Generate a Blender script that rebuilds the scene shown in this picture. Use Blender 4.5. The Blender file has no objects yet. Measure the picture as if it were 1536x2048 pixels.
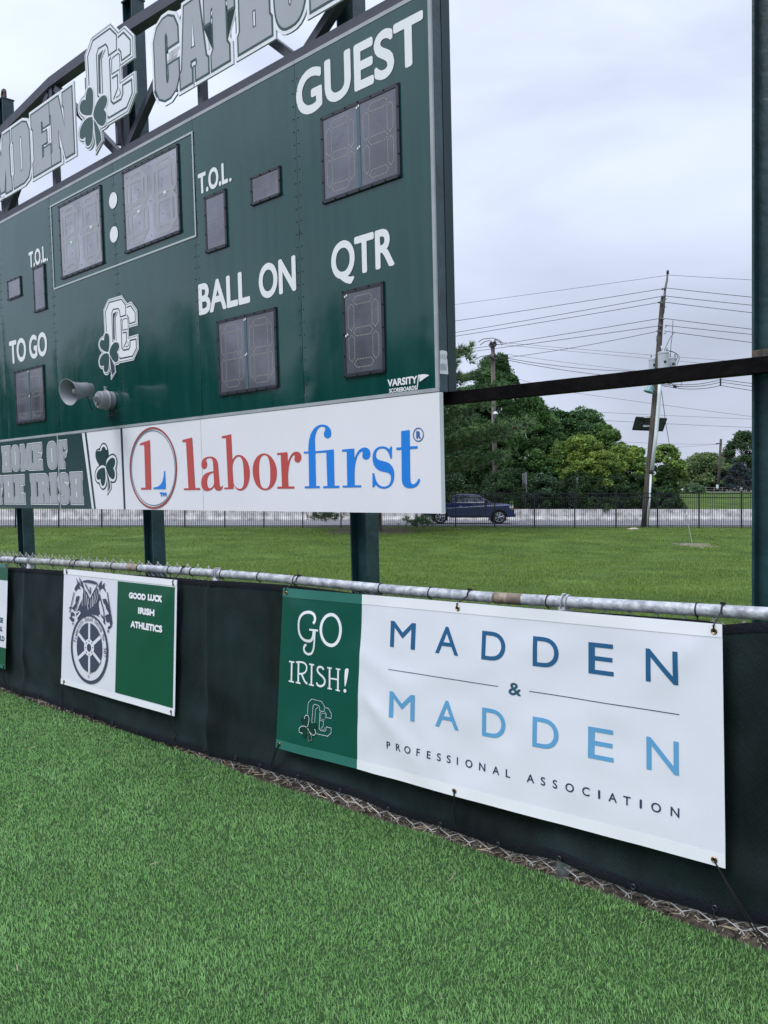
import bpy, math, random
import numpy as np
from mathutils import Vector, Matrix, geometry, noise

random.seed(7)
rng = np.random.default_rng(7)
S = bpy.context.scene
COL = S.collection

# ------------------------------------------------------------------ camera, sky, sun, exposure
FPX, CX, CY, CAMH = 1640.0, 768.0, 1001.0, 1.62
cd = bpy.data.cameras.new('camera')
cam = bpy.data.objects.new('camera', cd)
COL.objects.link(cam)
cam.location = (0, 0, CAMH)
cam.rotation_euler = (math.radians(90), 0, 0)
cd.sensor_fit = 'VERTICAL'
cd.sensor_height = 36.0
cd.lens = FPX / 2048 * 36.0
cd.shift_y = -(1024 - CY) / 2048
cd.clip_start = 0.05
cd.clip_end = 3000
S.camera = cam

SUN_EL, SUN_AZ = math.radians(48), math.radians(232)     # azimuth clockwise from +Y (north): behind the camera, to its left
world = bpy.data.worlds.new('World')
S.world = world
world.use_nodes = True
nt = world.node_tree
nt.nodes.clear()
def N(t, tree=None, **k):
    n = (tree or nt).nodes.new(t)
    for a, b in k.items():
        setattr(n, a, b)
    return n
L = nt.links.new
wo = N('ShaderNodeOutputWorld'); bg = N('ShaderNodeBackground')
sky = N('ShaderNodeTexSky', sky_type='NISHITA', sun_disc=False)
sky.sun_elevation = SUN_EL
sky.sun_rotation = SUN_AZ
sky.air_density = 1.2; sky.dust_density = 2.0; sky.ozone_density = 2.0
tc = N('ShaderNodeTexCoord'); sep = N('ShaderNodeSeparateXYZ')
L(tc.outputs['Generated'], sep.inputs[0])
# overcast: brightness climbs from the horizon to the zenith, with soft cloud streaks
ramp = N('ShaderNodeValToRGB')
ramp.color_ramp.elements[0].position = 0.0; ramp.color_ramp.elements[0].color = (6.2, 6.75, 8.4, 1)
ramp.color_ramp.elements[1].position = 1.0; ramp.color_ramp.elements[1].color = (20.0, 21.8, 26.8, 1)
e = ramp.color_ramp.elements.new(0.22); e.color = (6.8, 7.45, 9.3, 1)
e = ramp.color_ramp.elements.new(0.48); e.color = (9.1, 10.0, 12.4, 1)
mx = N('ShaderNodeMath', operation='MAXIMUM'); mx.inputs[1].default_value = 0
L(sep.outputs['Z'], mx.inputs[0]); L(mx.outputs[0], ramp.inputs[0])
mp = N('ShaderNodeMapping'); mp.inputs['Scale'].default_value = (0.9, 1.2, 2.3)
mp.inputs['Rotation'].default_value = (0, 0.35, 0.4)
L(tc.outputs['Generated'], mp.inputs[0])
nz = N('ShaderNodeTexNoise'); nz.inputs['Scale'].default_value = 2.3; nz.inputs['Detail'].default_value = 6
nz.inputs['Roughness'].default_value = 0.48; nz.inputs['Distortion'].default_value = 0.35
L(mp.outputs[0], nz.inputs[0])
mr = N('ShaderNodeMapRange'); mr.inputs[1].default_value = 0.3; mr.inputs[2].default_value = 0.7
mr.inputs[3].default_value = 0.75; mr.inputs[4].default_value = 1.18
L(nz.outputs[0], mr.inputs[0])
vm = N('ShaderNodeVectorMath', operation='SCALE')
L(ramp.outputs[0], vm.inputs[0]); L(mr.outputs[0], vm.inputs['Scale'])
mixs = N('ShaderNodeMix', data_type='RGBA'); mixs.inputs[0].default_value = 0.90
L(sky.outputs[0], mixs.inputs[6]); L(vm.outputs[0], mixs.inputs[7])
L(mixs.outputs[2], bg.inputs[0]); bg.inputs[1].default_value = 0.09
L(bg.outputs[0], wo.inputs[0])

sd = bpy.data.lights.new('sun', 'SUN')
sd.energy = 1.5; sd.angle = math.radians(25); sd.color = (1.0, 0.98, 0.97)
sun = bpy.data.objects.new('sun', sd); COL.objects.link(sun)
sdir = Vector((math.sin(SUN_AZ) * math.cos(SUN_EL), math.cos(SUN_AZ) * math.cos(SUN_EL), math.sin(SUN_EL)))
sun.rotation_euler = sdir.to_track_quat('Z', 'Y').to_euler()
sun.location = (0, 0, 40)

S.view_settings.view_transform = 'Standard'
S.view_settings.look = 'None'
S.view_settings.exposure = 0.2
S.view_settings.gamma = 1.0
S.view_settings.use_curve_mapping = False
S.cycles.max_bounces = 6
S.cycles.use_denoising = True

# ------------------------------------------------------------------ projection of measured photo points on real planes
def ray(px, py):
    return np.array([(px - CX) / FPX, 1.0, -(py - CY) / FPX])
CAM = np.array([0, 0, CAMH])
def at(px, py, Y):                     # point at depth Y metres
    return CAM + ray(px, py) * Y
def ground(px, py, z=0.0):
    d = ray(px, py)
    return CAM + d * ((CAMH - z) / -d[2])
# scoreboard plane: u along the board to the right, v up (board leans forward 3 degrees), n outwards
BU = -ray(-1020, 1002); BU /= np.linalg.norm(BU)
BV = ray(1503, 31000); BV /= np.linalg.norm(BV)
BV = -BV if BV[2] < 0 else BV
BN = np.cross(BU, BV); BN /= np.linalg.norm(BN)
BO = CAM + ray(645, 1024) * 6.94
def b_uv(px, py, off=0.0):
    d = ray(px, py)
    t = (BN @ (BO - CAM) + off) / (BN @ d)
    r = CAM + t * d - BO - BN * off
    a = np.linalg.lstsq(np.stack([BU, BV], 1), r, rcond=None)[0]
    return float(a[0]), float(a[1])
def b_w(u, v, w=0.0):
    return BO + BU * u + BV * v + BN * w
# fence plane (vertical): s metres along it to the right, z height, w towards the camera
FA = ground(0, 1374); FB = ground(1536, 1374 + .333 * 1536)
FD = (FB - FA) / np.linalg.norm(FB - FA)
FN = np.array([FD[1], -FD[0], 0.0])
def f_sz(px, py, off=0.0):
    d = ray(px, py)
    t = (FN @ (FA - CAM) + off) / (FN @ d)
    p = CAM + t * d
    return float((p - FA - FN * off) @ FD), float(p[2])
def f_w(s, z, w=0.0):
    p = FA + FD * s + FN * w
    return np.array([p[0], p[1], z])

# ------------------------------------------------------------------ materials
MATS = {}
def mat(name, col, rough=0.6, metal=0.0, spec=0.5, var=0.0, vscale=4.0, bump=0.0, bscale=30.0, col2=None,
        attr=False, coat=0.0, emit=None, stretch=None, detail=4.0, vdist=0.02):
    if name in MATS:
        return MATS[name]
    m = bpy.data.materials.new(name); m.use_nodes = True
    t = m.node_tree; p = t.nodes['Principled BSDF']
    p.inputs['Base Color'].default_value = (*col, 1)
    p.inputs['Roughness'].default_value = rough
    p.inputs['Metallic'].default_value = metal
    p.inputs['Specular IOR Level'].default_value = spec
    if coat:
        p.inputs['Coat Weight'].default_value = coat; p.inputs['Coat Roughness'].default_value = 0.05
    c = t.nodes.new('ShaderNodeTexCoord')
    src = c.outputs['Object']
    if stretch:
        q = t.nodes.new('ShaderNodeMapping'); q.inputs['Scale'].default_value = stretch
        t.links.new(src, q.inputs[0]); src = q.outputs[0]
    if var or col2:
        nz = t.nodes.new('ShaderNodeTexNoise'); nz.inputs['Scale'].default_value = vscale
        nz.inputs['Detail'].default_value = detail; nz.inputs['Roughness'].default_value = 0.6
        t.links.new(src, nz.inputs[0])
        r = t.nodes.new('ShaderNodeValToRGB')
        a = [max(0, x * (1 - var)) for x in col]; b = [x * (1 + var) for x in (col2 or col)]
        r.color_ramp.elements[0].position = 0.35; r.color_ramp.elements[0].color = (*a, 1)
        r.color_ramp.elements[1].position = 0.65; r.color_ramp.elements[1].color = (*b, 1)
        t.links.new(nz.outputs[0], r.inputs[0])
        out = r.outputs[0]
        if attr:
            at_ = t.nodes.new('ShaderNodeAttribute'); at_.attribute_name = 'tint'
            mm = t.nodes.new('ShaderNodeMix'); mm.data_type = 'RGBA'; mm.blend_type = 'MULTIPLY'; mm.inputs[0].default_value = 1
            t.links.new(out, mm.inputs[6]); t.links.new(at_.outputs[0], mm.inputs[7]); out = mm.outputs[2]
        t.links.new(out, p.inputs['Base Color'])
    if bump:
        nb = t.nodes.new('ShaderNodeTexNoise'); nb.inputs['Scale'].default_value = bscale; nb.inputs['Detail'].default_value = 3
        t.links.new(src, nb.inputs[0])
        bp = t.nodes.new('ShaderNodeBump'); bp.inputs['Strength'].default_value = bump; bp.inputs['Distance'].default_value = vdist
        t.links.new(nb.outputs[0], bp.inputs['Height']); t.links.new(bp.outputs[0], p.inputs['Normal'])
    MATS[name] = m
    return m
def leafmat(name, col, trans=0.3, rough=0.6):
    if name in MATS:
        return MATS[name]
    m = bpy.data.materials.new(name); m.use_nodes = True
    t = m.node_tree; p = t.nodes['Principled BSDF']; o = t.nodes['Material Output']
    a = t.nodes.new('ShaderNodeAttribute'); a.attribute_name = 'tint'
    mm = t.nodes.new('ShaderNodeMix'); mm.data_type = 'RGBA'; mm.blend_type = 'MULTIPLY'; mm.inputs[0].default_value = 1
    mm.inputs[6].default_value = (*col, 1)
    t.links.new(a.outputs[0], mm.inputs[7])
    t.links.new(mm.outputs[2], p.inputs['Base Color'])
    p.inputs['Roughness'].default_value = rough; p.inputs['Specular IOR Level'].default_value = 0.25
    tr = t.nodes.new('ShaderNodeBsdfTranslucent'); t.links.new(mm.outputs[2], tr.inputs[0])
    ms = t.nodes.new('ShaderNodeMixShader'); ms.inputs[0].default_value = trans
    t.links.new(p.outputs[0], ms.inputs[1]); t.links.new(tr.outputs[0], ms.inputs[2]); t.links.new(ms.outputs[0], o.inputs[0])
    MATS[name] = m
    return m

# ------------------------------------------------------------------ object helpers
ROOT = {}
def thing(name, label, cat, loc, group=None, kind=None):
    o = bpy.data.objects.new(name, None); COL.objects.link(o)
    o.location = tuple(loc); o.empty_display_size = 0.2
    o['label'] = label; o['category'] = cat
    if group: o['group'] = group
    if kind: o['kind'] = kind
    ROOT[o.name] = np.array(loc, float)
    return o
def tag(o, label, cat, group=None, kind=None):
    o['label'] = label; o['category'] = cat
    if group: o['group'] = group
    if kind: o['kind'] = kind
    return o
def base_of(o):
    while o.parent:
        o = o.parent
    return ROOT.get(o.name, np.zeros(3))
class MB:
    def __init__(s):
        s.v = []; s.f = []; s.m = []; s.n = 0
    def add(s, vs, fs, mi=0):
        vs = np.asarray(vs, float).reshape(-1, 3)
        s.v.append(vs)
        s.f += [tuple(int(i) + s.n for i in f) for f in fs]; s.m += [mi] * len(fs)
        s.n += len(vs)
        return s
    def box(s, c, a, b, d, mi=0):     # centre and three half-axes
        c, a, b, d = map(lambda q: np.asarray(q, float), (c, a, b, d))
        vs = [c + i * a + j * b + k * d for i in (-1, 1) for j in (-1, 1) for k in (-1, 1)]
        if np.dot(np.cross(a, b), d) < 0:
            fs = [(0, 2, 3, 1), (4, 5, 7, 6), (0, 1, 5, 4), (2, 6, 7, 3), (0, 4, 6, 2), (1, 3, 7, 5)]
        else:
            fs = [(0, 1, 3, 2), (4, 6, 7, 5), (0, 4, 5, 1), (2, 3, 7, 6), (0, 2, 6, 4), (1, 5, 7, 3)]
        return s.add(vs, fs, mi)
    def aabox(s, lo, hi, mi=0):
        lo, hi = np.array(lo, float), np.array(hi, float)
        c = (lo + hi) / 2; h = (hi - lo) / 2
        return s.box(c, (h[0], 0, 0), (0, h[1], 0), (0, 0, h[2]), mi)
    def tube(s, pts, r, seg=8, mi=0, cap=True):
        pts = [np.asarray(p, float) for p in pts]
        rr = r if hasattr(r, '__len__') else [r] * len(pts)
        base = s.n; vs = []
        up = None
        for i, p in enumerate(pts):
            a = pts[max(i - 1, 0)]; b = pts[min(i + 1, len(pts) - 1)]
            d = b - a; d /= (np.linalg.norm(d) + 1e-12)
            if up is None:
                up = np.array([0, 0, 1.0]) if abs(d[2]) < 0.9 else np.array([1.0, 0, 0])
            x = np.cross(up, d); x /= (np.linalg.norm(x) + 1e-12); y = np.cross(d, x); up = y
            for k in range(seg):
                an = 2 * math.pi * k / seg
                vs.append(p + rr[i] * (math.cos(an) * x + math.sin(an) * y))
        fs = []
        for i in range(len(pts) - 1):
            for k in range(seg):
                k2 = (k + 1) % seg
                fs.append((i * seg + k, i * seg + k2, (i + 1) * seg + k2, (i + 1) * seg + k))
        if cap:
            fs.append(tuple(reversed(range(seg)))); fs.append(tuple(range((len(pts) - 1) * seg, len(pts) * seg)))
        return s.add(vs, fs, mi)
    def lathe(s, prof, c, ax, seg=20, mi=0):   # prof: (distance along axis, radius)
        c = np.asarray(c, float); ax = np.asarray(ax, float); ax = ax / np.linalg.norm(ax)
        return s.tube([c + ax * p[0] for p in prof], [max(p[1], 1e-4) for p in prof], seg, mi, cap=False) if False else s._lathe(prof, c, ax, seg, mi)
    def _lathe(s, prof, c, ax, seg, mi):
        t = np.array([0, 0, 1.0]) if abs(ax[2]) < .9 else np.array([1.0, 0, 0])
        x = np.cross(t, ax); x /= np.linalg.norm(x); y = np.cross(ax, x)
        vs = []
        for d, r in prof:
            for k in range(seg):
                an = 2 * math.pi * k / seg
                vs.append(c + ax * d + max(r, 1e-4) * (math.cos(an) * x + math.sin(an) * y))
        fs = []
        for i in range(len(prof) - 1):
            for k in range(seg):
                k2 = (k + 1) % seg
                fs.append((i * seg + k, i * seg + k2, (i + 1) * seg + k2, (i + 1) * seg + k))
        return s.add(vs, fs, mi)
    def build(s, name, mats, parent=None, smooth=False, kind=None, label=None):
        V = np.concatenate(s.v) if s.v else np.zeros((0, 3))
        if parent is not None:
            V = V - base_of(parent)
            org = np.zeros(3)
        else:
            org = np.zeros(3)
            if len(V):
                org = np.array([V[:, 0].mean(), V[:, 1].mean(), V[:, 2].min()])
            V = V - org
        me = bpy.data.meshes.new(name)
        me.from_pydata(V.tolist(), [], s.f)
        mats = mats if isinstance(mats, (list, tuple)) else [mats]
        for q in mats: me.materials.append(q)
        me.polygons.foreach_set('material_index', s.m)
        if smooth:
            me.polygons.foreach_set('use_smooth', [True] * len(me.polygons))
        me.update()
        o = bpy.data.objects.new(name, me); COL.objects.link(o)
        o.location = tuple(org)
        if parent is not None: o.parent = parent
        else: ROOT[o.name] = org
        if kind: o['kind'] = kind
        if label: o['label'] = label
        return o
def bevel(o, w, seg=2):
    m = o.modifiers.new('bevel', 'BEVEL'); m.width = w; m.segments = seg; m.limit_method = 'ANGLE'; m.angle_limit = math.radians(40)
    return o
def quick_mesh(name, V, F, mt, parent=None, tint=None, kind=None, smooth=False):
    """numpy mesh: V (n,3), F (m,k); tint per face (m,3)"""
    org = base_of(parent) if parent is not None else np.array([V[:, 0].mean(), V[:, 1].mean(), V[:, 2].min()])
    V = (V - org).astype(np.float32)
    me = bpy.data.meshes.new(name)
    k = F.shape[1]; m = len(F)
    me.vertices.add(len(V)); me.vertices.foreach_set('co', V.ravel())
    me.loops.add(m * k); me.loops.foreach_set('vertex_index', F.astype(np.int32).ravel())
    me.polygons.add(m)
    me.polygons.foreach_set('loop_start', np.arange(0, m * k, k, dtype=np.int32))
    me.polygons.foreach_set('loop_total', np.full(m, k, dtype=np.int32))
    if smooth: me.polygons.foreach_set('use_smooth', np.ones(m, bool))
    me.update(calc_edges=True)
    if tint is not None:
        a = me.attributes.new('tint', 'FLOAT_COLOR', 'FACE')
        a.data.foreach_set('color', np.concatenate([tint, np.ones((m, 1))], 1).astype(np.float32).ravel())
    me.materials.append(mt)
    o = bpy.data.objects.new(name, me); COL.objects.link(o)
    if parent is not None: o.parent = parent
    else:
        o.location = tuple(org); ROOT[o.name] = org
    if kind: o['kind'] = kind
    return o

# ------------------------------------------------------------------ flat artwork: outlines, offsets, strokes, text (all in 2-D plane coordinates)
def path(spec, fn=lambda x, y: (x, y), step=8):
    """SVG-like absolute M L Q C Z -> list of point lists, mapped through fn"""
    tk = spec.replace(',', ' ').replace('Z', ' Z ')
    for c in 'MLQC': tk = tk.replace(c, ' %s ' % c)
    tk = tk.split(); out = []; cur = []; i = 0; cmd = None; p = (0, 0)
    while i < len(tk):
        if tk[i] in 'MLQCZ':
            cmd = tk[i]; i += 1
            if cmd == 'Z':
                if cur: out.append(cur); cur = []
                continue
        if cmd == 'M':
            if cur: out.append(cur)
            p = (float(tk[i]), float(tk[i + 1])); cur = [p]; i += 2; cmd = 'L'
        elif cmd == 'L':
            p = (float(tk[i]), float(tk[i + 1])); cur.append(p); i += 2
        elif cmd == 'Q':
            c, e = [(float(tk[i + 2 * k]), float(tk[i + 2 * k + 1])) for k in range(2)]; i += 4
            for k in range(1, step + 1):
                t = k / step; a = (1 - t) ** 2; b = 2 * t * (1 - t); g = t * t
                cur.append((a * p[0] + b * c[0] + g * e[0], a * p[1] + b * c[1] + g * e[1]))
            p = e
        elif cmd == 'C':
            c, d, e = [(float(tk[i + 2 * k]), float(tk[i + 2 * k + 1])) for k in range(3)]; i += 6
            for k in range(1, step + 1):
                t = k / step; s_ = 1 - t
                cur.append(tuple(s_ ** 3 * p[j] + 3 * s_ * s_ * t * c[j] + 3 * s_ * t * t * d[j] + t ** 3 * e[j] for j in (0, 1)))
            p = e
    if cur: out.append(cur)
    return [[fn(*q) for q in c] for c in out]
def clean(poly):
    r = []
    for q in poly:
        if not r or math.hypot(q[0] - r[-1][0], q[1] - r[-1][1]) > 1e-5: r.append(q)
    if len(r) > 1 and math.hypot(r[0][0] - r[-1][0], r[0][1] - r[-1][1]) < 1e-5: r.pop()
    return r
def area(p):
    return 0.5 * sum(p[i][0] * p[(i + 1) % len(p)][1] - p[(i + 1) % len(p)][0] * p[i][1] for i in range(len(p)))
def offset(poly, d):
    poly = clean(poly)
    if area(poly) < 0: poly = poly[::-1]
    n = len(poly); out = []
    for i in range(n):
        a, b, c = (Vector(poly[i - 1]), Vector(poly[i]), Vector(poly[(i + 1) % n]))
        e1 = (b - a).normalized(); e2 = (c - b).normalized()
        n1 = Vector((e1.y, -e1.x)); n2 = Vector((e2.y, -e2.x))
        m = n1 + n2
        k = max(m.length_squared / 2, 0.35)
        out.append(tuple(b + m * (d / k)))
    return out
ART_Z = [0]
def art(mb, loops, to3, h, mi=0, lift=True):
    """fill outline (first loop) with holes (others); to3(x, y, height) -> world"""
    loops = [clean(l) for l in loops]; loops = [l for l in loops if len(l) > 2]
    if not loops: return
    tri = geometry.tessellate_polygon([[Vector((x, y, 0)) for x, y in l] for l in loops])
    flat = [q for l in loops for q in l]
    fs = []
    for a, b, c in tri:
        A, B, C_ = flat[a], flat[b], flat[c]
        s_ = (B[0] - A[0]) * (C_[1] - A[1]) - (C_[0] - A[0]) * (B[1] - A[1])
        if abs(s_) < 1e-12: continue
        fs.append((a, b, c) if s_ > 0 else (a, c, b))
    mb.add([to3(x, y, h) for x, y in flat], fs, mi)
def stroke(mb, pts, w, to3, h, mi=0, closed=False):
    pts = clean(pts); n = len(pts)
    if n < 2: return
    ls, rs = [], []
    for i in range(n):
        b = Vector(pts[i])
        a = Vector(pts[i - 1]) if (i > 0 or closed) else None
        c = Vector(pts[(i + 1) % n]) if (i < n - 1 or closed) else None
        if a is None: m = (c - b).normalized(); nn = Vector((-m.y, m.x)); k = 1
        elif c is None: m = (b - a).normalized(); nn = Vector((-m.y, m.x)); k = 1
        else:
            e1 = (b - a).normalized(); e2 = (c - b).normalized()
            nn = Vector((-e1.y, e1.x)) + Vector((-e2.y, e2.x)); k = max(nn.length_squared / 2, .4)
        ls.append(b + nn * (w / 2 / k)); rs.append(b - nn * (w / 2 / k))
    vs = [to3(q.x, q.y, h) for q in ls] + [to3(q.x, q.y, h) for q in rs]
    fs = []
    for i in range(n if closed else n - 1):
        j = (i + 1) % n
        fs.append((n + i, n + j, j, i))
    mb.add(vs, fs, mi)
TXT = {}
def text_mesh(s_):
    if s_ in TXT: return TXT[s_]
    c = bpy.data.curves.new('text', 'FONT'); c.body = s_; c.size = 1; c.resolution_u = 6
    o = bpy.data.objects.new('text', c); COL.objects.link(o)
    dg = bpy.context.evaluated_depsgraph_get(); me = bpy.data.meshes.new_from_object(o.evaluated_get(dg))
    V = np.array([v.co[:2] for v in me.vertices]).reshape(-1, 2); F = [tuple(p.vertices) for p in me.polygons]
    bpy.data.objects.remove(o); bpy.data.curves.remove(c); bpy.data.meshes.remove(me)
    TXT[s_] = (V, F)
    return TXT[s_]
CAPH = 0.0
SPLIT = 0
def cap_height():
    global CAPH
    if not CAPH:
        V, F = text_mesh('H'); CAPH = V[:, 1].max()
    return CAPH
def text(mb, s_, x0, x1, y0, cap, to3, h, mi=0, bold=0.0, xform=None, ytop=None):
    """text from x0 to x1, baseline y0, cap height cap; bold = extra stem thickness in plane units. x1 None: natural width"""
    V, F = text_mesh(s_); V = V.copy()
    ch = cap_height()
    sy = (cap - bold) / ch
    lo, hi = V[:, 0].min(), V[:, 0].max()
    sx = sy if x1 is None else (x1 - x0 - bold) / (hi - lo)
    X = (V[:, 0] - lo) * sx + x0 + bold / 2; Y = V[:, 1] * sy + y0 + bold / 2
    if SPLIT:
        pts_, tris = list(zip(X, Y)), []
        for f in F:
            for k in range(1, len(f) - 1): tris.append((f[0], f[k], f[k + 1]))
        out = []
        while tris:
            a, b, c = tris.pop(); L_ = [math.dist(pts_[a], pts_[b]), math.dist(pts_[b], pts_[c]), math.dist(pts_[c], pts_[a])]
            m = max(L_)
            if m < SPLIT: out.append((a, b, c)); continue
            i = L_.index(m); p, q, r_ = ((a, b, c), (b, c, a), (c, a, b))[i]
            pts_.append(((pts_[p][0] + pts_[q][0]) / 2, (pts_[p][1] + pts_[q][1]) / 2)); n_ = len(pts_) - 1
            tris += [(p, n_, r_), (n_, q, r_)]
        X = [p[0] for p in pts_]; Y = [p[1] for p in pts_]; F = out
    offs = [(0, 0)]
    if bold:
        offs += [(math.cos(k * math.pi / 4) * bold / 2, math.sin(k * math.pi / 4) * bold / 2) for k in range(8)]
    for k, (dx, dy) in enumerate(offs):
        pts = [(x + dx, y + dy) for x, y in zip(X, Y)]
        if xform: pts = [xform(*p) for p in pts]
        mb.add([to3(x, y, h + k * 0.00005) for x, y in pts], F, mi)
def ellipse(cx, cy, rx, ry, n=40, a0=0, a1=2 * math.pi, full=True):
    m = n if full else n + 1
    return [(cx + rx * math.cos(a0 + (a1 - a0) * i / n), cy + ry * math.sin(a0 + (a1 - a0) * i / n)) for i in range(m)]
# ------------------------------------------------------------------ palette
M_STEEL = mat('green_steel', (.010, .040, .046), .34, spec=.55, var=.25, vscale=3, bump=.25, bscale=14, col2=(.020, .055, .065))
M_TRUSS = mat('truss_paint', (.050, .052, .072), .55, var=.12, vscale=6)
M_BLACKST = mat('black_steel', (.0015, .0015, .0025), .7, spec=.10, var=.4, vscale=5, col2=(.004, .003, .003), bump=.3, bscale=22)
M_WHITE = mat('white_panel', (.80, .80, .83), .32, spec=.45, var=.025, vscale=.9)
M_WPRINT = mat('white_vinyl', (.80, .81, .81), .35, spec=.4)
M_SILVER = mat('silver_trim', (.36, .38, .40), .35, spec=.5, var=.1, vscale=5)
M_GREY = mat('grey_vinyl', (.36, .375, .40), .4, var=.04, vscale=2)
M_GVINYL = mat('green_vinyl', (.018, .065, .058), .38)
M_NAVY = mat('navy_vinyl', (.02, .035, .075), .45)
M_DKGREEN = mat('deep_green_print', (.004, .04, .04), .3, spec=.45)
M_RED = mat('red_print', (.52, .075, .065), .4)
M_BLUE = mat('blue_print', (.012, .22, .72), .4)
M_TEAL = mat('teal_line', (.05, .16, .22), .4)
M_FRAME = mat('window_frame_black', (.018, .019, .026), .35, spec=.6)
M_BOLT = mat('bolt_black', (.003, .003, .004), .4)
M_LED = mat('led_cream', (.48, .47, .36), .4)

def green_paint():
    m = bpy.data.materials.new('scoreboard_green_paint'); m.use_nodes = True
    t = m.node_tree; p = t.nodes['Principled BSDF']; c = t.nodes.new('ShaderNodeTexCoord')
    lk = t.links.new
    # dirt streaks running down the sheet: vertical stretch along the board's own axis
    q = t.nodes.new('ShaderNodeMapping'); q.inputs['Scale'].default_value = (7, 7, .35)
    lk(c.outputs['Object'], q.inputs[0])
    n1 = t.nodes.new('ShaderNodeTexNoise'); n1.inputs['Scale'].default_value = 1.4; n1.inputs['Detail'].default_value = 5
    lk(q.outputs[0], n1.inputs[0])
    r = t.nodes.new('ShaderNodeValToRGB')
    r.color_ramp.elements[0].position = .3; r.color_ramp.elements[0].color = (.002, .046, .040, 1)
    r.color_ramp.elements[1].position = .7; r.color_ramp.elements[1].color = (.004, .062, .054, 1)
    lk(n1.outputs[0], r.inputs[0]); lk(r.outputs[0], p.inputs['Base Color'])
    rr = t.nodes.new('ShaderNodeMapRange'); rr.inputs[3].default_value = .07; rr.inputs[4].default_value = .17
    lk(n1.outputs[0], rr.inputs[0]); lk(rr.outputs[0], p.inputs['Roughness'])
    p.inputs['Specular IOR Level'].default_value = .6
    p.inputs['Coat Weight'].default_value = .35; p.inputs['Coat Roughness'].default_value = .09; p.inputs['Coat IOR'].default_value = 1.5
    n2 = t.nodes.new('ShaderNodeTexNoise'); n2.inputs['Scale'].default_value = .9; n2.inputs['Detail'].default_value = 1.5
    lk(c.outputs['Object'], n2.inputs[0])
    n3 = t.nodes.new('ShaderNodeTexNoise'); n3.inputs['Scale'].default_value = 5; n3.inputs['Detail'].default_value = 1
    lk(c.outputs['Object'], n3.inputs[0])
    a = t.nodes.new('ShaderNodeMath'); a.operation = 'MULTIPLY_ADD'; a.inputs[1].default_value = .09
    lk(n3.outputs[0], a.inputs[0]); lk(n2.outputs[0], a.inputs[2])
    b = t.nodes.new('ShaderNodeBump'); b.inputs['Strength'].default_value = .5; b.inputs['Distance'].default_value = .03
    lk(a.outputs[0], b.inputs['Height']); lk(b.outputs[0], p.inputs['Normal'])
    return m
M_GREEN = green_paint()

def bbox3(mb, u0, u1, v0, v1, w0, w1, mi=0):
    mb.box(b_w((u0 + u1) / 2, (v0 + v1) / 2, (w0 + w1) / 2), BU * (u1 - u0) / 2, BV * (v1 - v0) / 2, BN * (w1 - w0) / 2, mi)

# ------------------------------------------------------------------ scoreboard
UR, UL = 1.283, -7.585
SEAMS = [UR, -.19, -1.67, -3.15, -4.64, -6.12, UL]
VB, VT = .90, 3.785
board = thing('scoreboard', 'green football scoreboard with GUEST and BALL ON lettering held up on steel posts', 'scoreboard', b_w(-3.1, -1.55, -.1) * [1, 1, 0])
mb = MB(); bbox3(mb, UL, UR, VB, VT, -.11, -.012); mb.build('cabinet', M_STEEL, board)
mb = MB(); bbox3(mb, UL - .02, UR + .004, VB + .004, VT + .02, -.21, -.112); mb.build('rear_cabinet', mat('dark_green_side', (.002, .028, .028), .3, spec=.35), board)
def sheet(u0, u1, v0, v1, w, mt, name, dents=0.0, seed=0, parent=board, nu=26, nv=44):
    """thin front sheet with buckles along its riveted side edges"""
    us = np.linspace(u0 + .002, u1 - .002, nu); vs = np.linspace(v0, v1, nv)
    V = []; r_ = random.Random(seed)
    dl = [(r_.choice((u0, u1)), r_.uniform(v0, v1 - (v1 - v0) * .35), r_.uniform(.03, .07), r_.uniform(-1, 1)) for _ in range(26)]
    for v in vs:
        for u in us:
            z = 0
            if dents:
                z = dents * .35 * noise.noise(Vector((u * .9, v * .8, seed * 3.1)))
                for du, dv, dr, da in dl:
                    q = ((u - du) ** 2 * .35 + (v - dv) ** 2) / dr ** 2
                    if q < 6: z += dents * .75 * da * math.exp(-q)
                ed = min(u - u0, u1 - u) / .05
                z -= dents * .5 * math.exp(-ed)
            V.append(b_w(u, v, w + z))
    F = [(j * nu + i, j * nu + i + 1, (j + 1) * nu + i + 1, (j + 1) * nu + i) for j in range(nv - 1) for i in range(nu - 1)]
    o = quick_mesh(name, np.array(V), np.array(F), mt, parent, smooth=True)
    return o
for i in range(6):
    sheet(SEAMS[i + 1], SEAMS[i], VB + .028, VT - .03, 0.0, M_GREEN, 'face_panel', .0028, i + 2)
# dark seam strips behind the joints (black gap) and rivets down both sides of each seam
mb = MB()
for u in SEAMS[1:-1]: bbox3(mb, u - .008, u + .008, VB + .03, VT - .03, -.011, -.003)
mb.build('seam_strip', M_BOLT, board)
mb = MB()
for u in SEAMS[1:-1]:
    for k in range(26):
        v = VB + .08 + k * .106
        for du in (-.028, .028):
            mb.lathe([(0, .006), (.004, .0045), (.005, 0)], b_w(u + du, v, .001), BN, 6)
mb.build('rivets', mat('rivet_green', (.006, .045, .045), .3), board, kind='stuff')
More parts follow.
